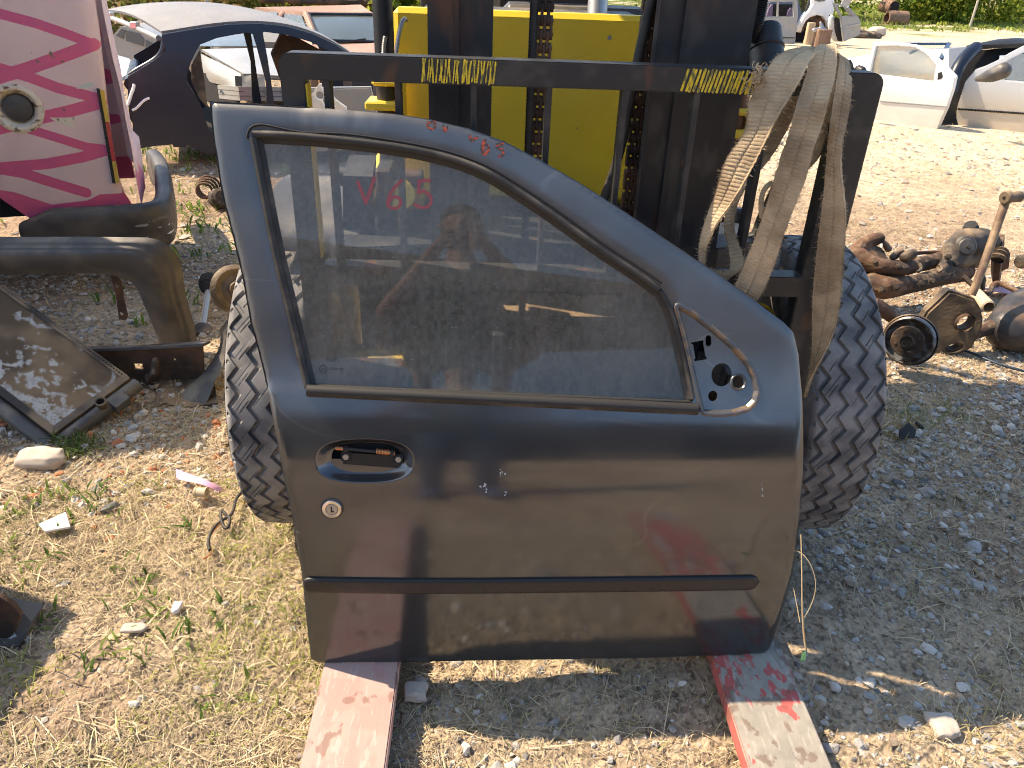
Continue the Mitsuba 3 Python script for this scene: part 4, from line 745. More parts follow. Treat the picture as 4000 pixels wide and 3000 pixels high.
add('pink_strip', skin(sp(np.array([(-0.9429,1.9769,-0.0003),(-0.8954,1.9416,-0.0001),(-0.8429,1.9097,-0),(-0.78,1.9042,-0)])+[[0, 0, .03], [0, 0, .04], [0, 0, .045], [0, 0, .012]], 24), sp(np.array([(-0.9394,1.955,-0.0002),(-0.8894,1.9157,-0),(-0.8356,1.8868,0),(-0.7917,1.8878,0)])+[[0, 0, .012], [0, 0, .028], [0, 0, .038], [0, 0, .012]], 24), .002, 3), 'm_lilac', smooth=60)
lab('plastic_ring', 'small beige plastic ring under the pink strip', 'ring'); c = V(*[(-0.836,1.8754,0)][0])+V(0, 0, .018)
mat('m_beige', (.46, .38, .27), .6)
add('plastic_ring', lathe([(.013, -.018), (.017, -.018), (.017, -.013), (.015, -.012), (.015, .012), (.017, .013), (.017, .018), (.013, .018), (.013, -.018)], c, (1, -.15, .05), 24), 'm_beige', smooth=30)
lab('knotted_cable', 'knotted grey cable on the ground beside the left wheel', 'cable')
p0 = [V(*a) for a in [(-0.7184,1.8825,0),(-0.7248,1.8376,0),(-0.7191,1.7943,0),(-0.7257,1.7668,0),(-0.7445,1.7811,0),(-0.7322,1.7358,0),(-0.7133,1.7159,0),(-0.7176,1.7524,0),(-0.7345,1.7521,0),(-0.7507,1.7113,-0),(-0.7463,1.6567,0),(-0.732,1.6231,0)]]
add('knotted_cable', tube(sp([p+V(0, 0, .016+.010*(i in (4, 7))) for i, p in enumerate(p0)], 120), .0045, 8), 'm_rubber', smooth=60)
p0 = [V(*a)+V(0, 0, .012) for a in [(-0.7345,1.7521,0),(-0.7488,1.7053,0),(-0.7475,1.6605,0),(-0.7294,1.6268,-0),(-0.7406,1.5918,0)]]; add('knotted_cable__bare_wire', tube(sp(p0, 40), .0022, 6), 'm_copper', smooth=60)
lab('bent_plate', 'bent dark plate with a rusty flange at the left edge', 'metal plate')
add('bent_plate__sheet', slab(np.array([(-1.2043,1.42,0.0377),(-1.1496,1.42,0.0352),(-1.0716,1.42,0.0144),(-1.1796,1.36,0.0069),(-1.126,1.36,0.0043),(-1.0687,1.36,0.0157),(-1.1618,1.31,-0.0283),(-1.1154,1.31,-0.0155),(-1.0799,1.31,-0.0106)]).reshape(3, 3, 3), .006), 'm_bumper')
add('bent_plate__flange', prism([(-1.1506,0.1554),(-1.0968,0.1275),(-1.0748,0.1017),(-1.0667,0.0695),(-1.0972,0.0119),(-1.1152,-0.0066),(-1.1413,-0.0696),(-1.1833,-0.1021),(-1.2273,-0.1024)], 1.33, .012), 'm_rust')
add('bent_plate__block', rough(to_tm(hull([(x, y, z) for x in (-1.75, -1.34) for y in (1.12, 1.55) for z in (-.02, .42)])), .0, 5), 'm_rust')
chunk('white_chip', [(-0.7542,1.4284,0)][0], .020, (.6, .9, .35), 'm_white', 'white plaster chip in the straw left of the left fork', 'chip', 21)
chunk('straw_slate', [(-0.8309,1.358,0)][0], .028, (1.0, .5, .2), 'm_conc', 'thin sandy slate half buried in straw', 'stone', 33)
# ---------------------------------------------------------------- wrecked cars behind
def quad(p, th=.03, n=6, bulge=0.0):
    "a panel through four corners (going round), bulged towards its left-hand side"
    p = np.array(p, float); s = np.linspace(0, 1, n)
    a = p[0]+(p[1]-p[0])*s[:, None]; b = p[3]+(p[2]-p[3])*s[:, None]; P = a[:, None]*(1-s)[None, :, None]+b[:, None]*s[None, :, None]
    nn = unit(np.cross(p[1]-p[0], p[3]-p[0])); P = P+nn*(bulge*np.sin(np.pi*s)[:, None]*np.sin(np.pi*s)[None, :])[:, :, None]
    return slab(P, th)
def P3(pts, Y): return [(x, Y, z) for x, z in pts]
BO, BU = V(-2.62, 6.35, 0), unit(V(.94, .342, 0)); BN = V(-BU[1], BU[0], 0)
mat('m_roof', lambda p, n, uv: MIX((.25, .235, .22), (.18, .175, .17), F(p.x*3, p.y*3, 0, 3)), .45, coat=.3)
mat('m_carblack', lambda p, n, uv: MIX((.009, .014, .030), (.07, .055, .04), SS(.45, .8, F(p.x*4, p.y*4, p.z*5, 3))*SS(.12, -.15, p.z)*.8), .34, coat=.4, spec=.35)
mat('m_carsilver', lambda p, n, uv: MIX((.40, .41, .42), (.34, .32, .28), F(p.x*3, p.y*3, p.z*3, 3)), .32, metal=.35, coat=.5)
mat('m_carred', lambda p, n, uv: MIX((.34, .205, .15), (.28, .175, .13), F(p.x*4, p.y*4, p.z*4, 3)), .6)
mat('m_carwhite', lambda p, n, uv: MIX((.80, .80, .79), (.55, .52, .46), SS(.40, .02, p.z)*(.5+.5*F(p.x*5, p.y*5, p.z*5, 3))), .35, coat=.5)
mat('m_cargrey', lambda p, n, uv: MIX((.27, .285, .30), (.36, .33, .28), SS(.4, .8, F(p.x*5, p.y*5, p.z*5, 3))*.7), .4, metal=.2, coat=.3)
mat('m_carblue', (.06, .10, .17), .35, coat=.6)
mat('m_darkhole', (.012, .011, .011), .9)
lab('black_car_shell', 'black hatchback shell with a dusty silver roof, no doors and no tailgate', 'car')
body = poly([(0.1599,0.8492),(0.3763,0.8845),(0.6574,0.9218),(0.8943,0.9281),(1.0858,0.9104),(1.2792,0.8606),(1.4557,0.7807),(1.6254,0.669),(1.7461,0.5359),(1.7332,-0.1282),(1.2465,-0.1101),(1.2306,-0.1688),(0.4577,-0.0356),(0.3576,-0.0463),(0.2162,0.0442),(0.1939,0.025),(0.1087,0.0288),(0.1026,0.049),(-0.0113,0.044),(-0.1987,0.0226),(-0.1533,0.2265),(-0.1645,0.3778),(-0.1297,0.5245),(-0.1281,0.5608),(-0.0281,0.6139),(0.1108,0.6939),(0.1677,0.7385)])
o1 = poly([(0.4242,0.7811),(0.551,0.8263),(0.6949,0.852),(0.791,0.8632),(0.8242,0.8542),(0.8411,0.7643),(0.8781,0.4993),(0.8415,0.0506),(0.4972,0.0342),(0.3893,0.1691),(0.3518,0.3654),(0.3102,0.4614),(0.2856,0.5181),(0.2929,0.5645),(0.33,0.6471),(0.3848,0.7333)], r=.012); o2 = poly([(0.8992,0.8728),(1.0796,0.8506),(1.2637,0.7996),(1.4203,0.7233),(1.5096,0.6668),(1.5719,0.4982),(1.5295,0.0226),(0.9396,0.0049),(0.9224,0.3615),(0.9127,0.6707)], r=.012)
def BP(a, v, d=0.0): return BO+a*BU+BN*d+V(0, 0, v)
def bfn(p):
    p = np.array(p); p[:, 2] += .0; t = np.clip(p[:, 1]-.35, 0, 1); p[:, 2] -= .22*t*t; return p
add('black_car_shell__near_side', plate(body.difference(o1).difference(o2), BO+BN*.03, BU, (0, 0, 1), .05, .004, refine=.12, fn=bfn), 'm_carblack', smooth=30)
add('black_car_shell__far_side', plate(body.difference(o1).difference(o2), BO+BN*1.42, BU, (0, 0, 1), .03, refine=.15, fn=lambda p: np.stack([p[:, 0], p[:, 1], p[:, 2]+.22*np.clip(p[:, 1]-.35, 0, 1)**2], 1)), 'm_carblack', smooth=30)
re_ = sp(np.array([(0.1592,0.8553),(0.3771,0.8898),(0.658,0.9263),(0.8948,0.9326),(1.0863,0.915),(1.2797,0.8652),(1.4561,0.7864),(1.6257,0.6739)]), 40); s = np.linspace(0, 1, 14)
fe_ = sp(np.array([(-3.4511,7.75,0.904),(-3.1653,7.8,0.9599),(-2.8673,7.9,0.9841),(-2.6081,8,0.9767),(-2.3323,8.05,0.9252),(-2.0416,8.05,0.8405),(-1.7799,8,0.7493),(-1.55,7.9,0.6776)]), 40)
P = np.array([[BP(a, v, .13)*(1-t)+f*t+V(0, 0, .045*math.sin(math.pi*t)) for t in s] for (a, v), f in zip(re_, fe_)])
add('black_car_shell__roof', slab(P, .02), 'm_roof', smooth=60)
h0, h1 = re_[0], re_[0]
rl = np.array([P[0][0]*(1-t)+P[0][-1]*t+V(-.03-.05*math.sin(math.pi*t), 0, -.04+.03*math.sin(math.pi*t)) for t in np.linspace(0, 1, 16)])
add('black_car_shell__tailgate_rail', tube(rl, .022, 8), 'm_carsilver', smooth=60)
for t in (4, 11): add('black_car_shell__hinge', [box(rl[t][0]-.04, rl[t][0]+.02, rl[t][1]-.035, rl[t][1]+.035, rl[t][2]-.005, rl[t][2]+.05, .008)], 'm_chrome')
q0 = np.array([(0.165,0.8272),(0.1108,0.6939),(-0.0289,0.6094),(-0.1237,0.5517)]); add('black_car_shell__tailgate_frame', [tube(sp([BP(a+.01, v, .06) for a, v in q0], 20), .03, 8), tube([BP(q0[-1][0], q0[-1][1]-.06, d) for d in np.linspace(.1, 1.3, 8)], .05, 8)], 'm_carblack', smooth=60)
add('black_car_shell__floor', to_tm(hull([BP(a, v, d) for a in (q0[-1][0]+.1, q0[-1][0]+3.2) for v in (.06, .11) for d in (.1, 1.3)])), 'm_darkhole')
add('black_car_shell__inner_wing', to_tm(hull([BP(a, v, d) for a, v in [(-0.1163,0.4969),(0.2544,0.4624),(0.2804,0.2707),(0.1139,0.0605),(-0.1874,0.0437)] for d in (.10, .35)])), 'm_carblack')
add('black_car_shell__pillar_trim', [to_tm(hull([BP(a, v, d) for a, v in [(0.3363,0.6286),(0.4177,0.7377),(0.4151,0.5349),(0.4095,0.3059),(0.3547,0.3845),(0.3175,0.5083)] for d in (.06, .12)]))], 'm_greasy')
add('black_car_shell__lamp_recess', plate(poly([(-0.1262,0.5245),(-0.043,0.5323),(0.1739,0.5059),(0.1991,0.4635),(0.1041,0.4447),(0.0253,0.4108),(-0.0483,0.3543),(-0.1335,0.2258),(-0.1524,0.2025),(-0.1705,0.2556),(-0.1609,0.3777)]), BO-BN*.024+BN*.03, BU, (0, 0, 1), .01, .002), 'm_darkhole')
add('black_car_shell__bumper_bracket', plate(poly([(-0.0443,0.3514),(0.0054,0.2979),(0.1129,0.1396),(-0.0101,0.0508),(-0.1272,0.0706),(-0.1514,0.1881)]).difference(poly([(-0.1317,0.2353),(-0.0329,0.2369),(-0.0507,0.1262),(-0.1302,0.1049)], r=.01)), BO-BN*.0, BU, (0, 0, 1), .012, .003), 'm_plastic')
add('black_car_shell__torn_liner', tube(sp([BP(a, v, -.03) for a, v in [(-0.0916,0.5102),(-0.1081,0.4692),(-0.1283,0.4327),(-0.1565,0.3776),(-0.1751,0.35)]], 16), .012, 6), 'm_carwhite'); add('black_car_shell__torn_liner', tube(sp([BP(a, v, -.03) for a, v in [(-0.0027,0.4067),(-0.0519,0.3844),(-0.1054,0.3388),(-0.1402,0.321)]], 16), .010, 6), 'm_carwhite')
add('black_car_shell__bulkhead', to_tm(hull([BP(a, v, d) for a, v in [(1.1041,0.8014),(1.2605,0.7638),(1.4471,0.6672),(1.4404,0.4403),(1.058,0.4474),(1.0081,0.6416)] for d in (.65, .75)])), 'm_rust')
# silver car whose nose shows through the black shell
lab('silver_car', 'silver car seen nose on through the empty side of the black shell', 'car')
add('silver_car__hood', quad([(-0.8304,9.6,0.5021),(-2.6511,9.6,0.4326),(-2.254,8.3,0.3231),(-1.932,8.3,0.3203)], .03, 8, -.03), 'm_carsilver', smooth=60)
add('silver_car__hood', quad([(-3.2767,9.6,0.4023),(-2.6453,9.6,0.4376),(-2.2624,8.35,0.3208),(-2.4699,8.35,0.3229)], .03, 8, -.02), 'm_carsilver', smooth=60)
add('silver_car__fender', quad([(-3.2488,9.5,0.3743),(-2.4638,8.3,0.3337),(-2.5131,8.25,0.2035),(-3.2363,9.4,0.1173)], .03, 6, -.03), 'm_carsilver', smooth=60)
add('silver_car__fender_base', quad([(-3.3936,9.6,0.1964),(-2.5246,8.4,0.2265),(-2.5823,8.4,0.0086),(-3.4477,9.6,-0.135)], .03), 'm_darkhole')
add('silver_car__headlight', quad([(-2.4483,8.24,0.3245),(-2.2331,8.24,0.3314),(-2.2331,8.22,0.2123),(-2.45,8.22,0.201)], .05, 6, -.02), 'm_lamp', smooth=60)
add('silver_car__corner_lamp', quad([(-2.5132,8.26,0.3242),(-2.4453,8.23,0.3258),(-2.45,8.22,0.201),(-2.5224,8.25,0.2033)], .05), 'm_black')
for k, y in enumerate((0, 7, 14)): add('silver_car__bumper', quad([(-2.7956,8.5,0.1773),(-2.469,8.12,0.2233),(-1.6235,8.1,0.2443),(-1.6253,8.1,0.2226)][:2]+[tuple(V(*[(-1.8966,8.1,0.2357)][0])), tuple(V(*[(-1.8988,8.1,0.214)][0]))][:0]+[(-1.8962,8.1,0.24),(-1.8988,8.1,0.214)]+[], .04) if k == 0 else quad([tuple(V(*a)-V(0, 0, .045*k)) for a in [(-2.7956,8.5,0.1773),(-2.469,8.12,0.2233),(-1.8962,8.1,0.24),(-1.8988,8.1,0.214)]], .04), 'm_carsilver')
add('silver_car__bumper_body', quad([(-2.7602,8.45,0.1539),(-2.4787,8.2,0.1504),(-1.9258,8.2,0.1634),(-1.945,8.2,-0.0288)], .05), 'm_black')
add('silver_car__windscreen', quad([(-3.3355,9.7,0.4348),(-2.595,9.7,0.4592),(-2.7938,10.3,0.5415),(-3.4694,10.3,0.478)], .01), 'm_farglass')
add('silver_car__cabin', box(-3.4, -2.2, 10.3, 12, .0, .55, .1), 'm_carsilver')
# faded red car
lab('faded_red_car', 'faded brownish red saloon parked behind the black shell', 'car')
add('faded_red_car__hood', quad([(-2.0643,9.7,0.4766),(-1.0838,10,0.5062),(-0.7385,8.5,0.4795),(-1.6278,8.2,0.4202)], .04, 8, -.03), 'm_carred', smooth=60)
add('faded_red_car__front', to_tm(hull([(-1.69,8.3,0.4494),(-0.738,8.5,0.5015),(-0.7528,8.5,-0.0909),(-1.7359,8.3,-0.0855),(-2.0475,9.6,0.4377),(-2.0984,9.6,-0.1186)])), 'm_carred')
add('faded_red_car__windscreen', quad([(-2.2132,10.5,0.7525),(-1.491,10.8,0.7538),(-1.2475,10,0.5261),(-1.9415,9.7,0.5493)], .012, 6, -.02), 'm_farglass', smooth=60)
add('faded_red_car__windscreen_seal', [tube(np.array([(-2.2086,10.48,0.759),(-1.4879,10.78,0.7604)]), .02, 6), tube(np.array([(-1.9379,9.68,0.5462),(-1.2453,9.98,0.5229)]), .02, 6), tube(np.array([(-2.2086,10.48,0.759),(-1.9379,9.68,0.5462)]), .02, 6)], 'm_black')
add('faded_red_car__roof', quad([(-2.2354,10.5,0.7569),(-1.4732,10.8,0.7597),(-1.8289,12.2,0.7716),(-3.1594,11.6,0.7231)], .05, 8, -.10), 'm_carred', smooth=60)
for q in ([(-2.2575,10.5,0.7613),(-1.995,9.75,0.5334)], [(-2.6357,11,0.7301),(-2.6784,10.8,0.6555)]): add('faded_red_car__pillar', tube(np.array(q), .037, 8), 'm_carred')
add('faded_red_car__side_window', quad([(-2.6129,10.9,0.726),(-2.3046,10.5,0.7392),(-2.1076,9.9,0.5663),(-2.5636,10.7,0.6448)], .012), 'm_farglass')
add('faded_red_car__side_window', quad([(-3.0871,11.5,0.6974),(-2.7171,11,0.7381),(-2.7266,10.9,0.6474),(-3.0318,11.4,0.6381)], .012), 'm_farglass')
add('faded_red_car__side', to_tm(hull([(-3.1857,11.6,0.711),(-2.9822,11.3,0.6349),(-2.7032,10.9,0.6482),(-2.0871,9.85,0.5612),(-1.8366,9,0.3181),(-3.2521,11.5,-0.0255)])), 'm_carred')
for i, (a, b) in enumerate(((706,86), (760,90))): add('faded_red_car__wiper', tube(np.array([(-2.0272,9.6,0.5454),(-1.8189,9.7,0.5631)] if i == 0 else [(-1.7228,9.65,0.5316),(-1.4432,9.85,0.5627)]), .010, 5), 'm_black')
add('faded_red_car__interior', to_tm(hull([(-2.1722,10.9,0.6874),(-1.5524,11.1,0.6956),(-1.357,10.4,0.4345),(-2.003,10.2,0.4319),(-2.4016,12,0.4916),(-1.6847,12,0.5156)])), 'm_darkhole')
# dusty grey car behind the open tailgate
lab('dusty_grey_car', 'dusty grey car seen through the open tailgate of the black shell', 'car')
gb = poly([(-4.8699,0.4007),(-4.7616,0.4969),(-4.5117,0.5161),(-4.3001,0.3922),(-4.2522,0.0019),(-4.4776,-0.236),(-4.9901,-0.079),(-4.9532,0.2047)]); add('dusty_grey_car__side', prism(gb, 11.0, 1.5, .03), 'm_carsilver')
for w in ([(-4.8242,0.3925),(-4.7361,0.4772),(-4.6912,0.4678),(-4.7375,0.357)], [(-4.6864,0.4625),(-4.5228,0.4298),(-4.4716,0.3603),(-4.4997,0.2766),(-4.7065,0.336)], [(-4.4549,0.3554),(-4.3682,0.3141),(-4.3492,0.2259),(-4.4731,0.2608)]): add('dusty_grey_car__window', prism(w, 10.985, .02), 'm_darkglass')
lab('blue_hood', 'pale blue car hood behind the torn rear of the pink car', 'hood'); add('blue_hood', quad([(-3.9291,8.8,0.4101),(-3.6848,8.6,0.3948),(-3.4783,8.2,0.352),(-3.5428,8,0.2906)], .03, 8, -.04), 'm_paleblue', smooth=60)
# white engine part on the ground left of the mast
lab('white_wing_panel', 'white pressed inner wing panel standing behind the load guard', 'panel')
wp = poly([(-1.0231,0.592),(-1.0377,0.6322),(-1.013,0.6732),(-0.9969,0.7358),(-0.9449,0.7988),(-0.9122,0.7901),(-0.8849,0.7443),(-0.8613,0.7153),(-0.8043,0.6747),(-0.811,0.5781),(-1.0171,0.5718)]).difference(unary_union([sg.Point(a).buffer(.022) for a in [(-0.9504,0.7348),(-0.9141,0.7037),(-0.9152,0.7851)]]))
add('white_wing_panel', prism(wp, 4.6, .02, .004), 'm_carwhite')
lab('parts_heap', 'dark door inner panel standing behind the load guard', 'panel'); add('parts_heap', prism([(-1.1727,0.6829),(-0.7486,0.7019),(-0.6779,0.3246),(-1.2266,0.2783)], 5.2, .05, .01), 'm_cargrey')
# ---------------------------------------------------------------- right background
lab('grey_rear_door', 'grey car rear door standing upright left of the tree stump', 'car door')
Yg = 21.0
gd = poly([(6.7817,0.3801),(6.8042,0.3997),(6.8635,0.7349),(6.931,0.8139),(7.5517,0.835),(7.6029,0.76),(7.6892,0.406),(7.68,0.3272),(7.7416,-0.1998),(6.9967,-0.2179),(6.8858,-0.0162),(6.7996,0.1082),(6.7717,0.2967)]).difference(poly([(6.8492,0.3934),(6.9093,0.7057),(6.9661,0.7261),(7.5018,0.7443),(7.5828,0.4102)]))
add('grey_rear_door__panel', prism(gd, Yg, .10, .012), 'm_cargrey'); add('grey_rear_door__window_bar', prism([(7.0876,0.7271),(7.1256,0.7284),(7.1867,0.3985),(7.1414,0.3969)], Yg-.01, .05), 'm_carsilver')
add('grey_rear_door__trim', prism([(7.0214,-0.0565),(7.6949,-0.0502),(7.6997,-0.0725),(7.0259,-0.0787)], Yg-.02, .02), 'm_black')
lab('blue_car_wreck', 'dark blue wrecked car body behind the grey rear door', 'car')
add('blue_car_wreck__body', prism([(6.4535,0.022),(6.3605,0.5435),(7.0727,0.6323),(7.0892,0.8257),(7.937,0.8547),(8.0334,0.665),(8.1561,0.4415),(8.1667,0.3107),(8.0921,-0.0234),(8.0615,-0.226),(7.2465,-0.2528)], 22.0, 1.2, .05), 'm_carblue')
add('blue_car_wreck__window', prism([(7.1995,0.3602),(7.2538,0.6385),(7.8338,0.6582),(7.9112,0.3842)], 21.98, .03), 'm_darkhole'); add('blue_car_wreck__seat', prism([(7.7117,0.3835),(7.7206,0.5138),(7.7793,0.5805),(7.846,0.5666),(7.8861,0.3813)], 21.88, .1), 'm_purple'); add('blue_car_wreck__seat', prism([(7.1759,0.3655),(7.204,0.5449),(7.2569,0.6434),(7.293,0.6446),(7.3318,0.3626)], 21.88, .1), 'm_purple')
lab('white_car_wreck', 'white car rear quarter with an empty wheel arch propped behind the tree stump', 'car')
wq = poly([(8.0113,0.0228),(8.0559,0.2382),(8.1108,0.403),(8.223,0.5524),(8.2751,0.6828),(8.2479,0.8415),(8.8141,0.8926),(8.8926,0.4942),(8.7845,0.4501),(8.8356,0.3134),(8.8381,0.1494),(8.7538,0.3106),(8.629,0.4123),(8.4675,0.4394),(8.3137,0.3936),(8.2086,0.2923),(8.154,0.1266),(8.1429,0.0107)])
add('white_car_wreck__quarter_panel', prism(wq, 21.8, .25, .03), 'm_carwhite'); add('white_car_wreck__window', prism([(8.2982,0.7795),(8.3322,0.8284),(8.5564,0.8361),(8.5803,0.7731),(8.4331,0.7442)], 21.77, .05), 'm_darkglass')
add('white_car_wreck__wheel_arch', prism([(8.2176,-0.0025),(8.2289,0.1973),(8.3242,0.3489),(8.5452,0.4301),(8.7819,0.3643),(8.9284,0.1378),(8.5563,0.142),(8.2913,0.0833)], 22.0, .3), 'm_rust')
add('white_car_wreck__underbody', prism([(8.162,-0.0201),(8.363,0.0875),(9.0017,0.1591),(9.0925,-0.1415),(8.206,-0.2218)], 22.2, .8), 'm_darkhole')
add('white_car_wreck__pillar', tube(sp([(8.2039,21.9,0.4923),(8.2754,22,0.77),(8.3747,22.2,1.1932)], 10), .05, 8), 'm_black')
lab('open_door', 'dark silver car door standing ajar on the white wreck, left of the lone rock', 'car door')
od = poly([(8.9372,-0.1),(8.7982,0.2455),(8.7182,0.4624),(8.5055,0.6877),(8.4611,0.7631),(8.648,0.7464),(8.8034,0.6824),(9.0253,0.5661),(9.1964,0.4472),(9.2508,0.3394),(9.3072,0.0881),(9.2491,0.0384)]).difference(poly([(8.7511,0.4713),(8.5995,0.6601),(8.5691,0.713),(8.692,0.7095),(8.7726,0.6659),(8.867,0.5685),(8.9754,0.4866)]))
add('open_door__panel', prism(od, 20.9, .12, .015), 'm_cargrey'); add('open_door__window_bar', tube(np.array([(8.8215,20.88,0.684),(9.0443,20.88,0.4954)]), .03, 6), 'm_cargrey'); add('open_door__trim', prism([(8.8852,0.253),(9.2352,0.3323),(9.2448,0.3091),(8.8954,0.2265)], 20.87, .02), 'm_carsilver')
lab('door_edge', 'white inner face of a car door swung open beside the tree stump', 'car door'); add('door_edge__shell', prism(poly([(8.5962,0.2172),(8.5723,0.3916),(8.6202,0.4881),(8.6845,0.4429),(8.7714,0.159),(8.9491,-0.126),(8.8237,-0.1302),(8.7032,-0.0044)]), 21.2, .12, .02), 'm_carwhite')
add('door_edge__seal', prism(poly([(8.6561,0.4323),(8.7956,0.4054),(8.8991,0.2027),(8.996,-0.1157),(8.9069,-0.1186),(8.7593,0.1181)]), 21.1, .12, .02), 'm_blackmatt')
lab('tilted_silver_panel', 'silver car roof panel tilted up against the hedge', 'panel'); add('tilted_silver_panel', prism([(9.704,0.5803),(9.7521,0.703),(9.7999,0.825),(9.9935,0.8316),(9.9613,0.5717),(9.8554,0.6028)], 23.5, .06), 'm_carsilver')
def stump(key, px, Y, w, h, label, m):
    c = V(*[(8.3039,20.827,-0.2213)][0]); c = V(px, Y, float(G(px, Y))); t = np.linspace(0, 2*np.pi, 40, endpoint=False); lob = 1+.08*np.sin(3*t+px)+.05*np.sin(7*t)
    secs = [[(c[0]+w*k*l*math.cos(a), c[1]+w*k*l*math.sin(a), c[2]+z*h) for a, l in zip(t, lob)] for z, k in ((-.05, 1.08), (.1, 1.02), (.5, .97), (.9, .98), (.98, .96), (1, .92))]
    lab(key, label, 'tree stump'); add(key+'__trunk', loft(secs), m, smooth=40)
mat('m_bark', lambda p, n, uv: MIX((.13, .075, .05), (.30, .19, .13), F(p.x*30, p.y*30, p.z*6, 4)), .9, bump=(lambda p, n, uv: F(p.x*40, p.y*40, p.z*8, 3), .02, 3e-3))
mat('m_wood', lambda p, n, uv: MIX((.42, .30, .18), (.56, .44, .30), F(p.x*30, p.y*30, p.z*8, 3)), .85)
a = [(8.0995,-0.2148),(8.5219,-0.2009)]
stump('tree_stump', (a[0][0]+a[1][0])/2, 20.8, (a[1][0]-a[0][0])/2, .40, 'thick brown tree stump with a lump of metal on its top', 'm_bark')
a = [(8.1375,-0.2454),(8.3555,-0.2382)]; stump('tree_stump_001', (a[0][0]+a[1][0])/2, 21.5, (a[1][0]-a[0][0])/2, .50, 'pale split tree stump under the white wheel arch', 'm_wood')
lab('suspension_leg', 'bare metal suspension leg resting on the brown tree stump', 'suspension part')
c = V(*[(8.2783,0.1567)][0], 0)[[0, 2, 1]]; c[1] = 20.8
add('suspension_leg', lumps({0: (c, .08), 1: (c+[-.2, 0, -.02], .06), 2: (c+[.2, .05, -.06], .06), 3: (c+[-.08, 0, .16], .03)}, [(0, 1), (0, 2), (0, 3)], .03), 'm_steel')
def log(key, p0, p1, r, label, hollow=False):
    lab(key, label, 'log'); p0, p1 = V(*p0), V(*p1); d = unit(p1-p0); L = np.linalg.norm(p1-p0)
    pr = [(r*.55, 0.0), (r*.9, 0), (r, .02), (r*1.03, L*.5), (r, L-.02), (r*.9, L), (1e-4, L)]
    add(key+'__bark', rough(lathe(pr, p0, d, 28), .02, 9), 'm_bark', smooth=60); add(key+'__end_face', lathe([(1e-4, -.003), (r*.9, -.003)], p0, d, 28), 'm_darkhole' if hollow else 'm_wood')
def on(px, py, h): p = V(*px); return (p[0], p[1], p[2]+h)
L0 = V(*[(16.2136,34.3291,-0.3832)][0]); sc = L0[1]/27.
add('log__bark', rough(lathe([(.18, 0), (.25, .0), (.26, .03), (.26, .85), (.22, .9), (1e-4, .9)], L0+V(0, 0, .24), (.99, .1, 0), 28), .03, 7), 'm_bark', smooth=60); lab('log', 'short brown log lying on the grass edge below a hollow piece', 'log')
log('log_001', L0+V(.45, .5, .62), L0+V(.35, 1.3, .62), .24, 'hollow dark log end behind the short brown log', True)
L1 = V(*[(21.0925,40.128,-0.42)][0]); log('log_002', L1+V(-.3, 0, .22), L1+V(.5, -.1, .45), .22, 'pale sawn log leaning at the grass edge on the right'); log('log_003', L1+V(.75, -.1, .02), L1+V(.85, -.1, .72), .27, 'upright reddish log at the right end of the grass edge')
lab('lone_rock', 'pale rock lying on bare ground right of the open car door', 'rock'); c = V(*[(12.2873,26.4282,-0.2885)][0]); v = trimesh.creation.icosphere(3)
add('lone_rock', trimesh.Trimesh(np.array(v.vertices)*[.30, .22, .16]*(1+.5*(meshkit.fbm(np.array(v.vertices)*1.5, 3, 3)-.5))[:, None]+c+[0, 0, .1], v.faces), 'm_conc', smooth=40)
lab('scrap_heap', 'low heap of dark scrap between the open door and the lone rock', 'scrap'); c = V(*[(11.0812,25.1115,-0.2727)][0])
add('scrap_heap', rough(trimesh.Trimesh(np.array(v.vertices)*[.75, .3, .16]+c+[0, 0, .05], v.faces), .08, 5), 'm_greasy', smooth=False)
# the white and the silver car at the right
def panel_on(name, pts, d0, th, m, key, holes=(), r=0.0, b=.01):
    b = min(b, th*.3); O, U = {'white': (V(4.62, 9.5, 0), unit(V(.70, -.714, 0))), 'silver': (V(5.45, 9.4, 0), unit(V(.80, -.60, 0)))}[name]; nn = V(-U[1], U[0], 0)
    g = poly(pts, (), r)
    for h in holes: g = g.difference(poly(h, (), .01))
    def bow(p): p = np.array(p); p[:, 2] -= .10*np.clip(p[:, 1]-.35, 0, 1)**1.6+.12*np.clip(.25-p[:, 1], 0, 1)**1.5; return p
    return add(key, plate(g, O+nn*(d0+th), U, (0, 0, 1), th, b, refine=.10, fn=bow), m, smooth=30)
lab('white_car', 'white car at the right with its door ajar and a black wing mirror', 'car')
w_win = [(-0.1741,0.6994),(0.045,0.7239),(0.2533,0.7257),(0.3557,0.6895),(0.4461,0.6357),(0.5333,0.5701),(0.5543,0.4025),(0.3283,0.4034),(0.0787,0.4062),(-0.1648,0.4057)]
panel_on('white', [(-0.2186,0.7451),(0.0353,0.7596),(0.2566,0.75),(0.3958,0.7028),(0.5856,0.6018),(0.7685,0.4756),(0.7813,0.3589),(0.7733,0.1492),(0.7256,-0.1387),(0.3542,-0.1625),(-0.0056,-0.1745),(-0.1012,0.0678),(-0.2165,0.3922)], 0, .09, 'm_carwhite', 'white_car__door', [w_win], .015)
panel_on('white', w_win, .03, .005, 'm_farglass', 'white_car__door__window')
panel_on('white', [(0.0302,0.1248),(0.7691,0.1635),(0.7696,0.1536),(0.0336,0.1122)], -.012, .012, 'm_cargrey', 'white_car__door__trim'); panel_on('white', [(0.5936,0.4217),(0.5803,0.4931),(0.6127,0.5087),(0.6407,0.4635),(0.6332,0.4384)], -.006, .008, 'm_black', 'white_car__door__mirror_socket')
add('white_car__fender', quad([(4.4493,10.2,0.4959),(4.6151,9.9,0.5852),(4.5315,9.6,0.401),(4.3885,9.9,0.3591)], .04, 6, .05), 'm_carwhite', smooth=60)
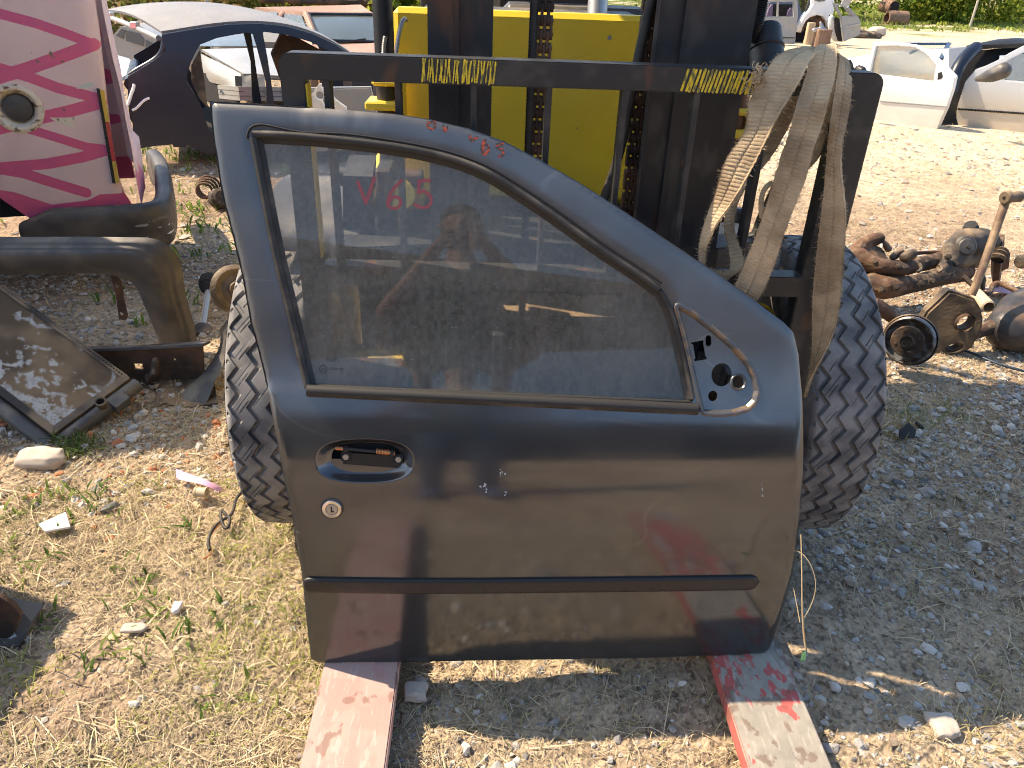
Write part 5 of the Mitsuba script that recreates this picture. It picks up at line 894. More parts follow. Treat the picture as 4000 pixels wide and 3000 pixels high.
add('white_car__wing_mirror', lumps({0: (V(*[(4.1304,9.4,0.5372)][0]), .035), 1: (V(*[(4.1705,9.4,0.4642)][0]), .04), 2: (V(*[(4.2395,9.35,0.4724)][0]), .05), 3: (V(*[(4.2579,9.3,0.4642)][0]), .05)}, [(0, 1), (2, 3)], .03), 'm_black', smooth=60)
add('white_car__roof_pillar', [quad([(5.2167,10.4,0.6934),(5.7325,10.3,0.7194),(5.7408,10.3,0.6931),(5.2243,10.4,0.667)], .05), quad([(5.6966,10.3,0.7023),(5.7525,10.3,0.6935),(5.4807,9.9,0.5514),(5.4296,9.9,0.5497)], .06)], 'm_carblue')
add('white_car__cabin', to_tm(hull([(5.581,10,0.6741),(5.9454,10.2,0.6933),(5.5284,9.6,0.4331),(5.4451,9.6,0.4304),(5.1146,10.8,0.5541),(5.0951,10.6,0.2947)])), 'm_cargrey')
lab('dark_hatch', 'open dark tailgate and boot between the white and the silver car', 'tailgate')
add('dark_hatch__tailgate', quad([(5.6147,9.7,0.714),(6.1158,9.9,0.7881),(6.5664,9.9,0.803),(6.384,9.6,0.7786)], .05, 8, -.03), 'm_black', smooth=60)
add('dark_hatch__frame', tube(sp([(5.6733,9.6,0.7205),(5.4944,9.45,0.6255),(5.3819,9.35,0.4844),(5.3654,9.3,0.2644)], 20), .075, 10), 'm_carblack', smooth=60)
add('dark_hatch__boot', to_tm(hull([(5.8094,9.8,0.6855),(6.4666,9.8,0.7477),(6.3541,9.6,0.2519),(5.5331,9.3,-0.1722),(5.2785,9.25,-0.1597),(5.5006,9.6,0.4322)])), 'm_darkhole')
lab('silver_hatchback', 'pale silver car with a grey mirror cut by the right edge', 'car')
s_win = [(0.7643,0.7798),(0.5712,0.734),(0.4679,0.6594),(0.3862,0.5892),(0.4368,0.4993),(0.4725,0.4393),(0.6627,0.4421),(0.8712,0.4473)]
panel_on('silver', [(0.7389,0.8587),(0.5486,0.8062),(0.4279,0.7156),(0.3382,0.6332),(0.2417,0.5658),(0.1545,0.5205),(0.0866,0.3827),(0.0811,0.1267),(0.1131,-0.1942),(0.49,-0.1843),(0.8547,-0.1705),(1.0661,-0.1587)], 0, .09, 'm_carpale', 'silver_hatchback__door', [s_win], .015)
panel_on('silver', s_win, .03, .005, 'm_farglass', 'silver_hatchback__door__window'); panel_on('silver', [(0.0915,0.0903),(0.7619,0.1255),(0.9713,0.1359),(0.9782,0.1145),(0.7687,0.1038),(0.0997,0.0706)], -.016, .016, 'm_black', 'silver_hatchback__door__trim')
c = [V(*a) for a in [(5.1705,8.3,0.5789),(5.2227,8.25,0.622),(5.1413,8.5,0.512)]]
add('silver_hatchback__mirror', lumps({0: (c[0], .075), 1: (c[1], .085), 2: (c[2], .03)}, [(0, 1), (0, 2)], .03), 'm_plastic', smooth=60)
add('silver_hatchback__cabin', to_tm(hull([(5.9859,9.6,0.6507),(7.1177,9.4,0.8065),(7.1304,9.2,0.4351),(5.9107,9.4,0.3692),(6.8156,11,0.4751),(8.3533,11,0.6405)])), 'm_paleblue')
# ---------------------------------------------------------------- axle parts lying at the right
def rlump(*a):
    t = lumps(*a); t.merge_vertices(); return rough(t, .0045, 38, 3)
def tp(x): return V(*x[0])
def chain_(pts, r, ref=.012, it=4): return rlump({i: (V(*p), rr) for i, (p, rr) in enumerate(zip(pts, r))}, [(i, i+1) for i in range(len(pts)-1)], ref, it)
lab('rusty_subframe', 'rusty suspension subframe with a big hub lying on the gravel behind the right tyre', 'subframe')
b_ = [(1.8799,3.45,0.1256),(1.9249,3.42,0.1208),(2.1085,3.5,0.1146),(2.3516,3.62,0.1202),(2.4827,3.7,0.1119)]
add('rusty_subframe__crossbeam', [chain_([V(*p)+[0, 0, .0] for p in b_], [.06, .058, .045, .045, .05]), chain_([V(*p)+[0, .10, .05] for p in b_], [.05, .045, .04, .04, .04])], 'm_rust', smooth=60)
labels['rusty_subframe__crossbeam'] = {'label': 'dark pressed beam of the subframe'}
add('rusty_subframe__control_arm', chain_([(1.801,3.55,0.2409),(1.8504,3.6,0.2664),(1.9001,3.62,0.2877),(1.9396,3.62,0.3036)], [.035, .040, .036, .030]), 'm_rust', smooth=60)
add('rusty_subframe__control_arm', chain_([(1.8212,3.55,0.2296),(1.8575,3.52,0.2176),(1.9049,3.48,0.2099),(1.9697,3.47,0.2065),(2.0232,3.47,0.199)], [.05, .045, .042, .036, .03]), 'm_rust', smooth=60)
add('rusty_subframe__gusset', skin(sp([(1.8704,3.58,0.2679),(1.9256,3.6,0.2684),(1.9622,3.6,0.2515),(1.9645,3.56,0.2298)], 16), sp([(1.8788,3.52,0.2241),(1.9142,3.5,0.2087),(1.9567,3.49,0.2046),(1.99,3.49,0.2084)], 16), .008, 4), 'm_rust', smooth=60)
add('rusty_subframe__bracket', [chain_([(2.0741,3.58,0.2256),(2.1055,3.58,0.2384)], [.024, .028]), chain_([(2.0274,3.6,0.2172),(2.067,3.62,0.2353),(2.0751,3.63,0.2441)], [.018, .02, .012]), chain_([(1.967,3.6,0.2873),(1.9925,3.6,0.2583)], [.012, .018])], 'm_greasy', smooth=60); labels['rusty_subframe__bracket'] = {'label': 'broken brackets on the beam', 'kind': 'stuff'}
add('rusty_subframe__tie_rod', tube(sp([(2.2218,3.75,0.1876),(2.3176,3.78,0.1846),(2.428,3.8,0.1818)], 12), .011, 8), 'm_rust', smooth=60)
for y in (0, 1): add('rusty_subframe__rib', [tube(sp([V(*q)+[.05*y*2, 0, 0] for q in [(2.0763,3.45,0.2372),(2.0851,3.43,0.2215),(2.0647,3.42,0.2072)]], 12), .009, 6)], 'm_greasy')
kn = [(2.2973,3.6,0.145),(2.3719,3.66,0.1802),(2.3841,3.7,0.228),(2.4584,3.74,0.2533),(2.5556,3.78,0.2673),(2.6183,3.8,0.2436),(2.5572,3.76,0.1741)]
add('rusty_subframe__knuckle', rlump({i: (V(*p), r) for i, (p, r) in enumerate(zip(kn, (.035, .05, .055, .075, .055, .06, .06)))}, [(0, 1), (1, 2), (2, 3), (3, 4), (4, 5), (3, 6), (1, 6)], .015), 'm_greasy', smooth=60)
c = tp([(2.4188,3.66,0.2611)]); add('rusty_subframe__hub_cap', lathe([(.052, -.03), (.052, .0), (.044, .006), (.042, .004), (.036, .014), (1e-4, .017)], c, (-.15, -.85, .30), 32), 'm_plastic', smooth=40)
add('rusty_subframe__hub_cap__stud', cyl(c+V(-.003, -.014, .008), c+V(.006, -.028, .0), .007, 8), 'm_black')
c = tp([(2.5051,3.8,0.3088)]); add('rusty_subframe__bushing', lathe([(1e-4, -.04), (.028, -.04), (.035, -.03), (.028, -.02), (.038, -.01), (.030, 0), (.037, .01), (.028, .02), (.030, .03), (1e-4, .034)], c, (-.3, -.2, .6), 24), 'm_blackmatt', smooth=40)
c = tp([(2.723,3.82,0.1377)]); add('rusty_subframe__brake_disc', lathe([(.05, -.03), (.10, -.02), (.135, -.012), (.138, .0), (.138, .016), (.125, .018), (.06, .02), (.04, .05)], c, (.75, -.5, .2), 36), 'm_rust', smooth=40)
c = tp([(2.6053,3.66,0.2203)]); add('rusty_subframe__gaiter', lathe([(.02, -.04), (.034, -.03), (.026, -.02), (.040, -.008), (.030, .004), (.042, .018), (.03, .03)], c, (-.4, -.5, -.7), 20), 'm_greasy', smooth=40)
lab('trailing_arm', 'pressed steel suspension arm with a long upright rod right of the right tyre', 'suspension arm')
ta = poly([(1.9969,0.2658),(2.036,0.2615),(2.0903,0.2496),(2.1178,0.2129),(2.1374,0.1702),(2.1445,0.1266),(2.1324,0.0314),(2.0979,-0.0064),(2.0627,-0.0273),(1.9995,-0.0431),(1.9814,-0.0696),(1.9544,-0.0499),(1.9536,0.0385),(1.9255,0.1103),(1.9369,0.1599),(1.9671,0.2092)], r=.008)
ho = [sg.Point(0, 0).buffer(1), sg.Point(0, 0).buffer(1)]
from shapely import affinity
cs = [(2.0789,0.1388),(2.0712,0.0198)]
ta = ta.difference(affinity.rotate(affinity.scale(sg.Point(cs[0]).buffer(.030), .8, 1.15), -25)).difference(affinity.rotate(affinity.scale(sg.Point(cs[1]).buffer(.018), .65, 1.3), -50))
def taf(p): p = np.array(p); q = p[:, :2]-np.array(cs[0]); p[:, 2] += .06*np.sin(q[:, 0]*9)-.05*q[:, 1]; return p
add('trailing_arm__plate', plate(ta, (0, 3.04, 0), (1, 0, 0), (0, 0, 1), .055, .010, refine=.025, fn=taf), 'm_greasy', smooth=35)
c = V(cs[0][0], 2.985, cs[0][1]); add('trailing_arm__hole_flange', lathe([(.036, .006), (.041, .002), (.043, -.006)], c, (0, -1, 0), 30), 'm_rust', smooth=50)
rd_ = sp([(2.2215,3.2,0.6244),(2.1938,3.16,0.5245),(2.1535,3.1,0.4148),(2.0989,3.03,0.2503)], 20); add('trailing_arm__rod', tube(rd_, np.linspace(.0185, .0165, 20), 16), 'm_rodrust', smooth=60)
add('trailing_arm__rod_clamp', chain_([(2.1417,3.06,0.3193),(2.1509,3.05,0.2756)], [.012, .010]), 'm_greasy', smooth=60)
c = tp([(2.2045,3.18,0.6354)]); add('trailing_arm__bush', lathe([(1e-4, -.012), (.024, -.012), (.028, -.008), (.028, .01), (.022, .014), (.0235, .075), (.02, .08), (1e-4, .08)], c, (.95, .3, 0), 28), 'm_greasy', smooth=40)
add('trailing_arm__bush__eye', lathe([(1e-4, .002), (.007, .002), (.007, 0)], c-V(.011, .0035, 0)*1.1, (-.95, -.3, 0), 14), 'm_black')
lab('wheel_hub', 'rusty wheel hub and brake drum lying by the right tyre', 'wheel hub')
c = tp([(1.7465,2.8,0.1375)]); ax_ = unit(V(-.62, -.74, .22))
add('wheel_hub__backing_plate', lathe([(.02, -.02), (.09, -.025), (.104, -.018), (.107, -.008), (.103, .0)], c, ax_, 40), 'm_greasy', smooth=40)
add('wheel_hub__drum', lathe([(.098, -.012), (.098, .028), (.092, .032), (.088, .030), (.088, .0), (.02, .0)], c, ax_, 40), 'm_steelband', smooth=40)
add('wheel_hub__flange', lathe([(.05, .032), (.062, .034), (.064, .046), (.060, .05), (.030, .05), (.027, .062), (.022, .064), (.018, .055), (1e-4, .05)], c, ax_, 36), 'm_rust', smooth=40)
e1 = unit(np.cross(ax_, [0, 0, 1])); e2 = np.cross(ax_, e1)
for k in range(4):
    a = k*math.pi/2+.5; p = c+ax_*.048+(.044*math.cos(a)*e1+.044*math.sin(a)*e2); add('wheel_hub__stud', cyl(p, p+ax_*(.028 if k == 1 else .006), .0065, 10), 'm_rust')
lab('axle_tube', 'rusty axle tube leading from the wheel hub back towards the right tyre', 'axle'); add('axle_tube', tube(np.array([(1.6296,2.95,0.235),(1.6875,2.95,0.2047),(1.7551,2.93,0.1619)]), [.030, .030, .026], 14), 'm_rust', smooth=60)
lab('rear_axle', 'dark greasy rear axle with its round differential at the right edge', 'axle')
add('rear_axle__differential', lumps({0: (tp([(2.3321,3.05,0.0875)]), .10), 1: (tp([(2.4106,3.05,0.0894)]), .11), 2: (tp([(2.4333,3.15,0.1244)]), .10), 3: (tp([(2.52,3.2,0.1507)]), .09)}, [(0, 1), (1, 2), (2, 3), (0, 2)], .03), 'm_axle', smooth=60)
add('rear_axle__tube', tube(np.array([(2.1338,3.02,0.063),(2.2073,3.04,0.0807),(2.2601,3.05,0.0971),(2.3156,3.05,0.104)]), [.030, .030, .034, .05], 16), 'm_rust', smooth=60)
add('rear_axle__drain_plug', lathe([(1e-4, .012), (.012, .012), (.014, 0)], tp([(2.3038,3.02,0.1591)]), (-.2, -.9, .3), 6), 'm_greasy')
lab('short_pipe', 'short beige pipe lying between the trailing arm and the rear axle', 'pipe'); p0, p1 = tp([(2.3371,3.35,0.13)]), tp([(2.3124,3.22,0.1313)])
add('short_pipe', lathe([(.020, 0), (.028, 0), (.029, .01), (.029, .16), (.022, .165)], p0, p1-p0, 24), 'm_beige', smooth=40)
lab('dark_rod', 'dark bent rod lying behind the trailing arm at the right edge', 'rod'); add('dark_rod', tube(sp([(2.317,3.45,0.1786),(2.3496,3.4,0.1515),(2.3786,3.36,0.1328),(2.5425,3.5,0.1287),(2.5721,3.45,0.1251),(2.6297,3.4,0.1047)], 40), .013, 8), 'm_rust', smooth=60)
lab('bush_end', 'round dark bush at the right edge above the rear axle', 'bush'); add('bush_end', lathe([(1e-4, .02), (.02, .02), (.034, .014), (.036, -.02), (.02, -.05)], tp([(2.6921,3.6,0.2105)]), (-.8, -.5, .1), 20), 'm_greasy', smooth=40)
lab('pink_rag', 'crumpled pink rag on the gravel behind the trailing arm', 'rag'); g = np.array([(2.6967,3.7965,-0.018),(2.7837,3.8192,-0.0183),(2.8652,3.8159,-0.0182),(2.653,3.7269,-0.0172),(2.7417,3.7491,-0.0175),(2.8274,3.7545,-0.0175),(2.6642,3.7031,-0.0169),(2.7162,3.7063,-0.017),(2.7931,3.7193,-0.0171)]).reshape(3, 3, 3); add('pink_rag', slab(g+[0, 0, .02]+rng.normal(0, .008, g.shape), .004), 'm_rag', smooth=40)
lab('black_cable', 'thin dark cable lying across the gravel at the right', 'cable'); add('black_cable', tube(sp([V(*p)+V(0, 0, .006) for p in [(2.1139,3.0173,-0.0093),(2.1499,2.9874,-0.0089),(2.1807,2.9316,-0.0083),(2.2178,2.8722,-0.0077),(2.2498,2.8411,-0.0074),(2.2986,2.8059,-0.007)]], 60), .006, 8), 'm_cable', smooth=60)
lab('black_scrap', 'torn piece of black plastic on the gravel right of the right tyre', 'plastic scrap'); p = np.array([(1.4862,2.2763,-0.0019),(1.5291,2.3055,-0.0022),(1.5591,2.2971,-0.0021),(1.4813,2.2518,-0.0017),(1.5116,2.2588,-0.0018),(1.5435,2.2688,-0.0019)]).reshape(2, 3, 3); add('black_scrap', slab(p+np.array([[[0, 0, .03], [0, 0, .045], [0, 0, .02]], [[0, 0, .004], [0, 0, .01], [0, 0, .004]]]), .004), 'm_blackmatt')
lab('black_scrap_001', 'small black tube end beside the torn black plastic', 'plastic scrap'); p = [V(*a)+V(0, 0, .008) for a in [(1.5997,2.3684,-0.0027),(1.6031,2.3267,-0.0024)]]; add('black_scrap_001', cyl(p[0], p[1], .007, 10), 'm_blackmatt')
lab('dry_stem', 'dry forked stem leaning up beside the lower right corner of the door', 'stem')
add('dry_stem', [tube(sp([(0.6514,1.2,0.447),(0.6429,1.14,0.3968),(0.6465,1.1,0.3239),(0.6566,1.07,0.2594)], 30), np.linspace(.0010, .0024, 30), 6), tube(sp([(0.6581,1.22,0.3867),(0.6696,1.18,0.3975),(0.6825,1.15,0.3631),(0.6755,1.13,0.3319),(0.6507,1.1,0.3176)], 30), .0009, 5), tube(sp([(0.6451,1.1,0.3047),(0.6537,1.15,0.3118),(0.6563,1.18,0.3213)], 12), .0009, 5)], 'm_drystem', smooth=60)
bolts = []
for p in [(2.0924,3.4,0.1568),(2.1582,3.43,0.1585),(1.9506,3.36,0.1515),(1.8872,3.37,0.1341),(2.3078,3.6,0.2246),(2.3575,3.6,0.1895),(2.5114,3.72,0.243),(2.5002,3.7,0.2064),(1.8705,3.47,0.2362),(1.9725,3.43,0.2302)]:
    p = V(*p); k = add('rusty_subframe__bolt', lathe([(1e-4, .016), (.010, .016), (.0115, .012), (.0115, 0), (.017, 0), (.017, -.02)], p, (-.35, -.8, .4), 6), 'm_greasy')
# ---------------------------------------------------------------- gravel, straw, weeds
def zone(x, y):
    left = 1/(1+np.exp((x+.30)/.10)); mid = 1/(1+np.exp((x-.62)/.08))*(1-left); right = 1-left-mid
    return left, mid, right
NOI = lambda x, y, f, s: meshkit.fbm(np.stack([x*f, y*f, x*0], -1), 3, s)
def scatter(n, x0, x1, y0, y1, dens):
    x = rng.uniform(x0, x1, n); y = rng.uniform(y0, y1, n); k = rng.uniform(0, 1, n) < np.clip(dens(x, y), 0, 1); return x[k], y[k]
def stones(x, y, size, base, seed):
    "one small faceted stone at each point; returns vertices, faces, colours"
    B = np.array(base.vertices); Fc = np.array(base.faces); n, m = len(x), len(B); r = np.random.default_rng(seed)
    S = size[:, None]*np.stack([r.uniform(.7, 1.3, n), r.uniform(.6, 1.1, n), r.uniform(.35, .75, n)], 1)
    P = B[None]*(1+r.uniform(-.28, .28, (n, m, 1)))*S[:, None]
    a = r.uniform(0, 6.28, n); t = r.uniform(-.5, .5, n); c, s = np.cos(a), np.sin(a); ct, st_ = np.cos(t), np.sin(t)
    X = P[..., 0]*ct[:, None]-P[..., 2]*st_[:, None]; Zz = P[..., 0]*st_[:, None]+P[..., 2]*ct[:, None]; Yy = P[..., 1]
    P = np.stack([X*c[:, None]-Yy*s[:, None], X*s[:, None]+Yy*c[:, None], Zz], -1)
    z = height(x, y)+size*r.uniform(.0, .38, n); P += np.stack([x, y, z], 1)[:, None]
    pal = np.array([(.27, .265, .255), (.36, .35, .335), (.45, .43, .395), (.54, .51, .46), (.33, .265, .195), (.16, .16, .16), (.44, .385, .315)]); w = np.array([.2, .24, .2, .1, .12, .06, .08])
    ci = pal[r.choice(7, n, p=w/w.sum())]
    brick = (x < -.35) & (y > 1.6) & (y < 2.8) & (r.uniform(0, 1, n) < .14); ci = np.where(brick[:, None], np.array([.50, .21, .11])*r.uniform(.7, 1.1, (n, 1)), ci)
    ci = ci*r.uniform(.8, 1.15, (n, 1)); return P.reshape(-1, 3), (Fc[None]+(np.arange(n)*m)[:, None, None]).reshape(-1, 3), np.repeat(ci, m, 0)
ico0 = trimesh.creation.icosahedron(); ico1 = trimesh.creation.icosphere(1); octa = trimesh.Trimesh([(1, 0, 0), (-1, 0, 0), (0, 1, 0), (0, -1, 0), (0, 0, 1), (0, 0, -1)], [(0, 2, 4), (2, 1, 4), (1, 3, 4), (3, 0, 4), (2, 0, 5), (1, 2, 5), (3, 1, 5), (0, 3, 5)])
def dens_near(x, y):
    l, m, r = zone(x, y); f = np.clip((y-1.7)/.5, 0, 1)
    return (l*(.10+.55*f)+m*.42+r*(.95-.45*np.clip((y-2.3)/1.2, 0, 1)))*np.clip(.25+2.2*(NOI(x, y, 2.2, 31)-.33), .08, 1.2)
xs, ys = scatter(120000, -2.6, 3.6, .25, 4.6, dens_near); sz = np.exp(rng.normal(np.log(.0058), .45, len(xs))).clip(.0035, .019)
V1 = [stones(xs, ys, sz, ico0, 1)]
xs, ys = scatter(4600, -2.2, 2.6, .3, 3.4, lambda x, y: dens_near(x, y)*np.where((x < -.3) & (y < 1.8), .35, 1)); sz = np.exp(rng.normal(np.log(.0125), .32, len(xs))).clip(.008, .027); V1.append(stones(xs, ys, sz, ico1, 2))
xs, ys = scatter(60000, -6, 11, 4.4, 13, lambda x, y: np.where(x < .4, .7, .42)*np.clip(.3+2*(NOI(x, y, .9, 5)-.35), .05, 1)/(1+(y-4.4)*.12)); V1.append(stones(xs, ys, np.exp(rng.normal(np.log(.013), .4, len(xs))).clip(.006, .04), octa, 3))
def joined(parts):
    v, f, c, o = [], [], [], 0
    for a, b, d in parts: v.append(a); f.append(b+o); c.append(d); o += len(a)
    return trimesh.Trimesh(np.vstack(v), np.vstack(f), process=False), np.vstack(c)
xs, ys = scatter(70000, -2.2, 2.4, .4, 3.0, lambda x, y: .2+.8*NOI(x, y, 5, 8)); cl = stones(xs, ys, np.exp(rng.normal(np.log(.0036), .35, len(xs))), octa, 4); cl = (cl[0], cl[1], np.repeat(np.array([(.33, .245, .17), (.42, .33, .235), (.24, .17, .12), (.36, .33, .29)])[rng.integers(0, 4, len(xs))], 6, 0)); V1.append(cl)
m, c = joined(V1); add('gravel', m, 'm_vcol', smooth=False, color=c); lab('gravel', 'grey gravel and small stones scattered over the yard', 'gravel', kind='stuff')
def blades(x, y, L, w, h, colr, seed, z0=.004, up=None):
    "a thin bent blade at each point"
    r = np.random.default_rng(seed); n = len(x); a = r.uniform(0, 6.28, n); d = np.stack([np.cos(a), np.sin(a)], 1); s = np.stack([-d[:, 1], d[:, 0]], 1)
    bend = r.uniform(-.25, .25, n); t = np.array([-.5, 0, .5]); P = np.zeros((n, 3, 2, 3))
    for i in range(3):
        cx = x+d[:, 0]*L*t[i]+s[:, 0]*L*bend*(.25-t[i]**2); cy = y+d[:, 1]*L*t[i]+s[:, 1]*L*bend*(.25-t[i]**2)
        z = height(cx, cy)+z0*r.uniform(.3, 1.6, n)+(h*(.25-t[i]**2)*4 if up is None else h*(t[i]+.5))
        for j in (0, 1):
            ww = w*(j-.5)*(1 if i < 2 else .4); P[:, i, j] = np.stack([cx+s[:, 0]*ww, cy+s[:, 1]*ww, z+r.uniform(-.25, .25, n)*w*(j-.5)*2], 1)
    q = np.array([(0, 2, 3), (0, 3, 1), (2, 4, 5), (2, 5, 3)]); f = (q[None]+(np.arange(n)*6)[:, None, None]).reshape(-1, 3)
    return P.reshape(-1, 3), f, np.repeat(colr, 6, 0)
def straw_d(x, y):
    l, m, r = zone(x, y); nn_ = np.clip(.3+2.6*(NOI(x, y, 3.1, 77)-.34), .05, 1.2); return (l*(1.0-.72*np.clip((y-1.65)/.35, 0, 1))+m*.34+r*.22)*nn_
def tint(n, a, b, seed):
    r = np.random.default_rng(seed); t = r.uniform(0, 1, (n, 1)); return (np.array(a)*(1-t)+np.array(b)*t)*r.uniform(.75, 1.15, (n, 1))
S1 = []
xs, ys = scatter(330000, -2.2, 2.4, .45, 3.2, straw_d); n = len(xs); S1.append(blades(xs, ys, np.exp(rng.normal(np.log(.022), .5, n)).clip(.008, .07), rng.uniform(.0007, .0021, n), rng.uniform(0, .014, n), np.where((rng.uniform(0, 1, n) < .09)[:, None], tint(n, (.34, .35, .13), (.42, .40, .18), 15), tint(n, (.60, .51, .345), (.34, .265, .175), 5)), 6))
xs, ys = scatter(9000, -2.2, 2.4, .35, 3.0, straw_d); n = len(xs); S1.append(blades(xs, ys, rng.uniform(.05, .14, n), rng.uniform(.0016, .0032, n), rng.uniform(.002, .012, n), tint(n, (.66, .56, .38), (.48, .39, .25), 8), 9))
xs, ys = scatter(26000, -5, 8, 3.0, 10, lambda x, y: np.clip(.25+2.6*(NOI(x, y, 1.2, 12)-.36), .02, 1)); n = len(xs); S1.append(blades(xs, ys, rng.uniform(.03, .14, n), rng.uniform(.002, .005, n), rng.uniform(0, .02, n), tint(n, (.60, .47, .26), (.42, .31, .18), 10), 11))
m, c = joined(S1); add('straw', m, 'm_vcol', smooth=False, color=c); lab('straw', 'dry straw and grass litter lying on the soil', 'straw', kind='stuff')
def tufts(px, n, L, w, cols, seed, spread=.03, lean=.7):
    "tufts of upright blades round the points px"
    r = np.random.default_rng(seed); px = np.array(px)[:, :2]; k = np.maximum(3, (n*r.uniform(.5, 1.4, len(px))).astype(int)); i = np.repeat(np.arange(len(px)), k); m = len(i)
    c = np.array(cols)[r.integers(0, len(cols), len(px))][i]*r.uniform(.75, 1.2, (m, 1)); a = r.uniform(0, 6.28, m); l = L*r.uniform(.4, 1.2, m); le = lean*r.uniform(.3, 1.3, m)
    b = px[i]+r.normal(0, spread, (m, 2)); d = np.stack([np.cos(a), np.sin(a)], 1); s = np.stack([-d[:, 1], d[:, 0]], 1); z = height(b[:, 0], b[:, 1]); ww = w*r.uniform(.6, 1.3, m); P = np.zeros((m, 4, 2, 3))
    for h, (t, q) in enumerate(((0, .5), (.45, 1.0), (.8, .6), (1, .1))):
        p = b+d*(l*le*t**1.5)[:, None]; zz = z+l*(t-.45*le*t*t)
        for j, e in enumerate((-1, 1)): P[:, h, j] = np.concatenate([p+s*(e*ww*q)[:, None], zz[:, None]], 1)
    f = np.array([(2*h, 2*h+1, 2*h+3) for h in range(3)]+[(2*h, 2*h+3, 2*h+2) for h in range(3)])[None]+(np.arange(m)*8)[:, None, None]
    return trimesh.Trimesh(P.reshape(-1, 3), f.reshape(-1, 3), process=False), np.repeat(c, 8, 0)
GR = [(.13, .20, .045), (.20, .27, .07), (.09, .15, .04)]; DRY = [(.46, .37, .18), (.36, .30, .14), (.30, .28, .10)]
px = [tuple(p[:2]) for p in [(-1.3366,1.8512,0),(-1.3269,1.8851,0),(-1.29,1.8927,0),(-1.2431,1.8801,0),(-1.1826,1.8724,0),(-1.139,1.8443,0),(-1.3144,1.8081,0),(-0.8609,1.4622,0),(-0.892,1.5112,0),(-0.8089,1.4468,0),(-0.8084,1.4,0),(-0.9569,1.5886,0),(-1.0697,1.7917,0),(-0.844,1.7583,0),(-0.6068,1.1452,0),(-0.7094,1.3416,0),(-0.51,1.1946,0),(-1.2813,1.648,0),(-1.1975,1.5242,0),(-1.1408,1.6131,0),(-0.905,1.4299,0),(-0.874,1.3048,0),(-0.7857,1.2711,0),(-0.9057,1.2569,0),(-1.0641,1.3975,0),(-0.6501,1.417,0),(-0.8645,1.5633,0),(-1.3616,1.7859,-0),(-1.2993,1.7662,-0),(-1.1756,1.9115,-0),(-1.174,1.748,0)]]
xs, ys = scatter(1500, -1.7, -.35, .85, 2.0, lambda x, y: np.clip(3.2*(NOI(x, y, 2.4, 51)-.42), 0, 1)); ya, yc = tufts(list(zip(xs, ys)), 7, .032, .0016, [(.33, .35, .10), (.27, .31, .08), (.42, .40, .15)], 13, .018, 1.2)
m, c = tufts(px, 9, .045, .0036, GR, 3, .022, 1.0); c = np.vstack([c, yc]); m = cat([m, ya]); add('weeds', m, 'm_leaf', smooth=False, color=c); lab('weeds', 'low green weeds growing through the straw at the left', 'weeds', kind='stuff')
px = [tuple(p[:2]) for p in [(-1.3327,2.1461,-0.0028),(-1.3708,2.1792,-0.0034),(-1.303,2.1301,-0.0025)]]; m, c = tufts(px, 60, .055, .0022, [(.10, .15, .05), (.16, .19, .07)], 4, .030, 1.1); add('grass_tuft', m, 'm_leaf', smooth=False, color=c); lab('grass_tuft', 'thick green grass tuft below the corner of the radiator', 'grass', kind='stuff')
px = [tuple(p[:2]) for p in [(1.6053,2.4082,-0.0031),(1.6494,2.4435,-0.0034),(1.5533,2.3735,-0.0028),(1.8151,2.5014,-0.0039),(1.8326,2.467,-0.0036),(1.0764,1.0566,0),(1.4639,2.2756,-0.0019),(1.2396,1.19,0),(1.4499,2.3378,-0.0025)]]; m, c = tufts(px, 45, .045, .0014, DRY+GR[:1], 5, .045, 1.2); add('dry_grass', m, 'm_leaf', smooth=False, color=c); lab('dry_grass', 'dry brownish grass tufts on the gravel right of the right tyre', 'grass', kind='stuff')
px = [tuple(p[:2]) for p in [(-2.4567,6.3393,-0.1357),(-2.148,5.6196,-0.1115),(-1.8162,4.5921,-0.0772),(-2.1149,5.8026,-0.1176),(-2.6205,6.6957,-0.1477),(-1.9494,5.6006,-0.1108),(-1.4927,3.2085,-0.0322),(-1.8161,3.4803,-0.0408),(-1.7676,4.0537,-0.0594),(-1.6811,4.6049,-0.0776),(-2.0902,5.12,-0.0948),(-1.8664,4.908,-0.0877),(-2.8209,6.9767,-0.1571),(-3.0468,6.9402,-0.1559),(-3.0365,7.1183,-0.1619),(-2.5956,6.9057,-0.1547),(-2.7598,7.0303,-0.1589),(-2.5498,7.1313,-0.1623)]]+[(rng.uniform(-3.6, -1.1), rng.uniform(3.4, 8)) for _ in range(60)]
m, c = tufts(px, 12, .09, .007, [(.16, .25, .05), (.26, .33, .08), (.10, .17, .05)], 6, .05, .9); add('yard_weeds', m, 'm_leaf', smooth=False, color=c); lab('yard_weeds', 'green weeds on the gravel around the wrecked cars at the left', 'weeds', kind='stuff')
px = [(rng.uniform(1.6, 9), rng.uniform(3.2, 12)) for _ in range(70)]; m, c = tufts(px, 26, .05, .003, [(.30, .30, .10), (.44, .37, .18)], 7, .10, 1.3); add('yard_grass', m, 'm_leaf', smooth=False, color=c); lab('yard_grass', 'sparse dry grass patches on the pale bare ground at the right', 'grass', kind='stuff')
xs, ys = scatter(18000, 8, 62, 24, 56, lambda x, y: np.clip((y-30+5*(NOI(x, y, .3, 3)-.5))/7, 0, 1)); m, c = tufts(list(zip(xs, ys))[:9000], 6, .20, .03, [(.20, .27, .055), (.30, .36, .08), (.24, .27, .09)], 8, .12, .9)
add('far_grass', m, 'm_leaf', smooth=False, color=c); lab('far_grass', 'bright green grass along the far edge of the yard', 'grass', kind='stuff')
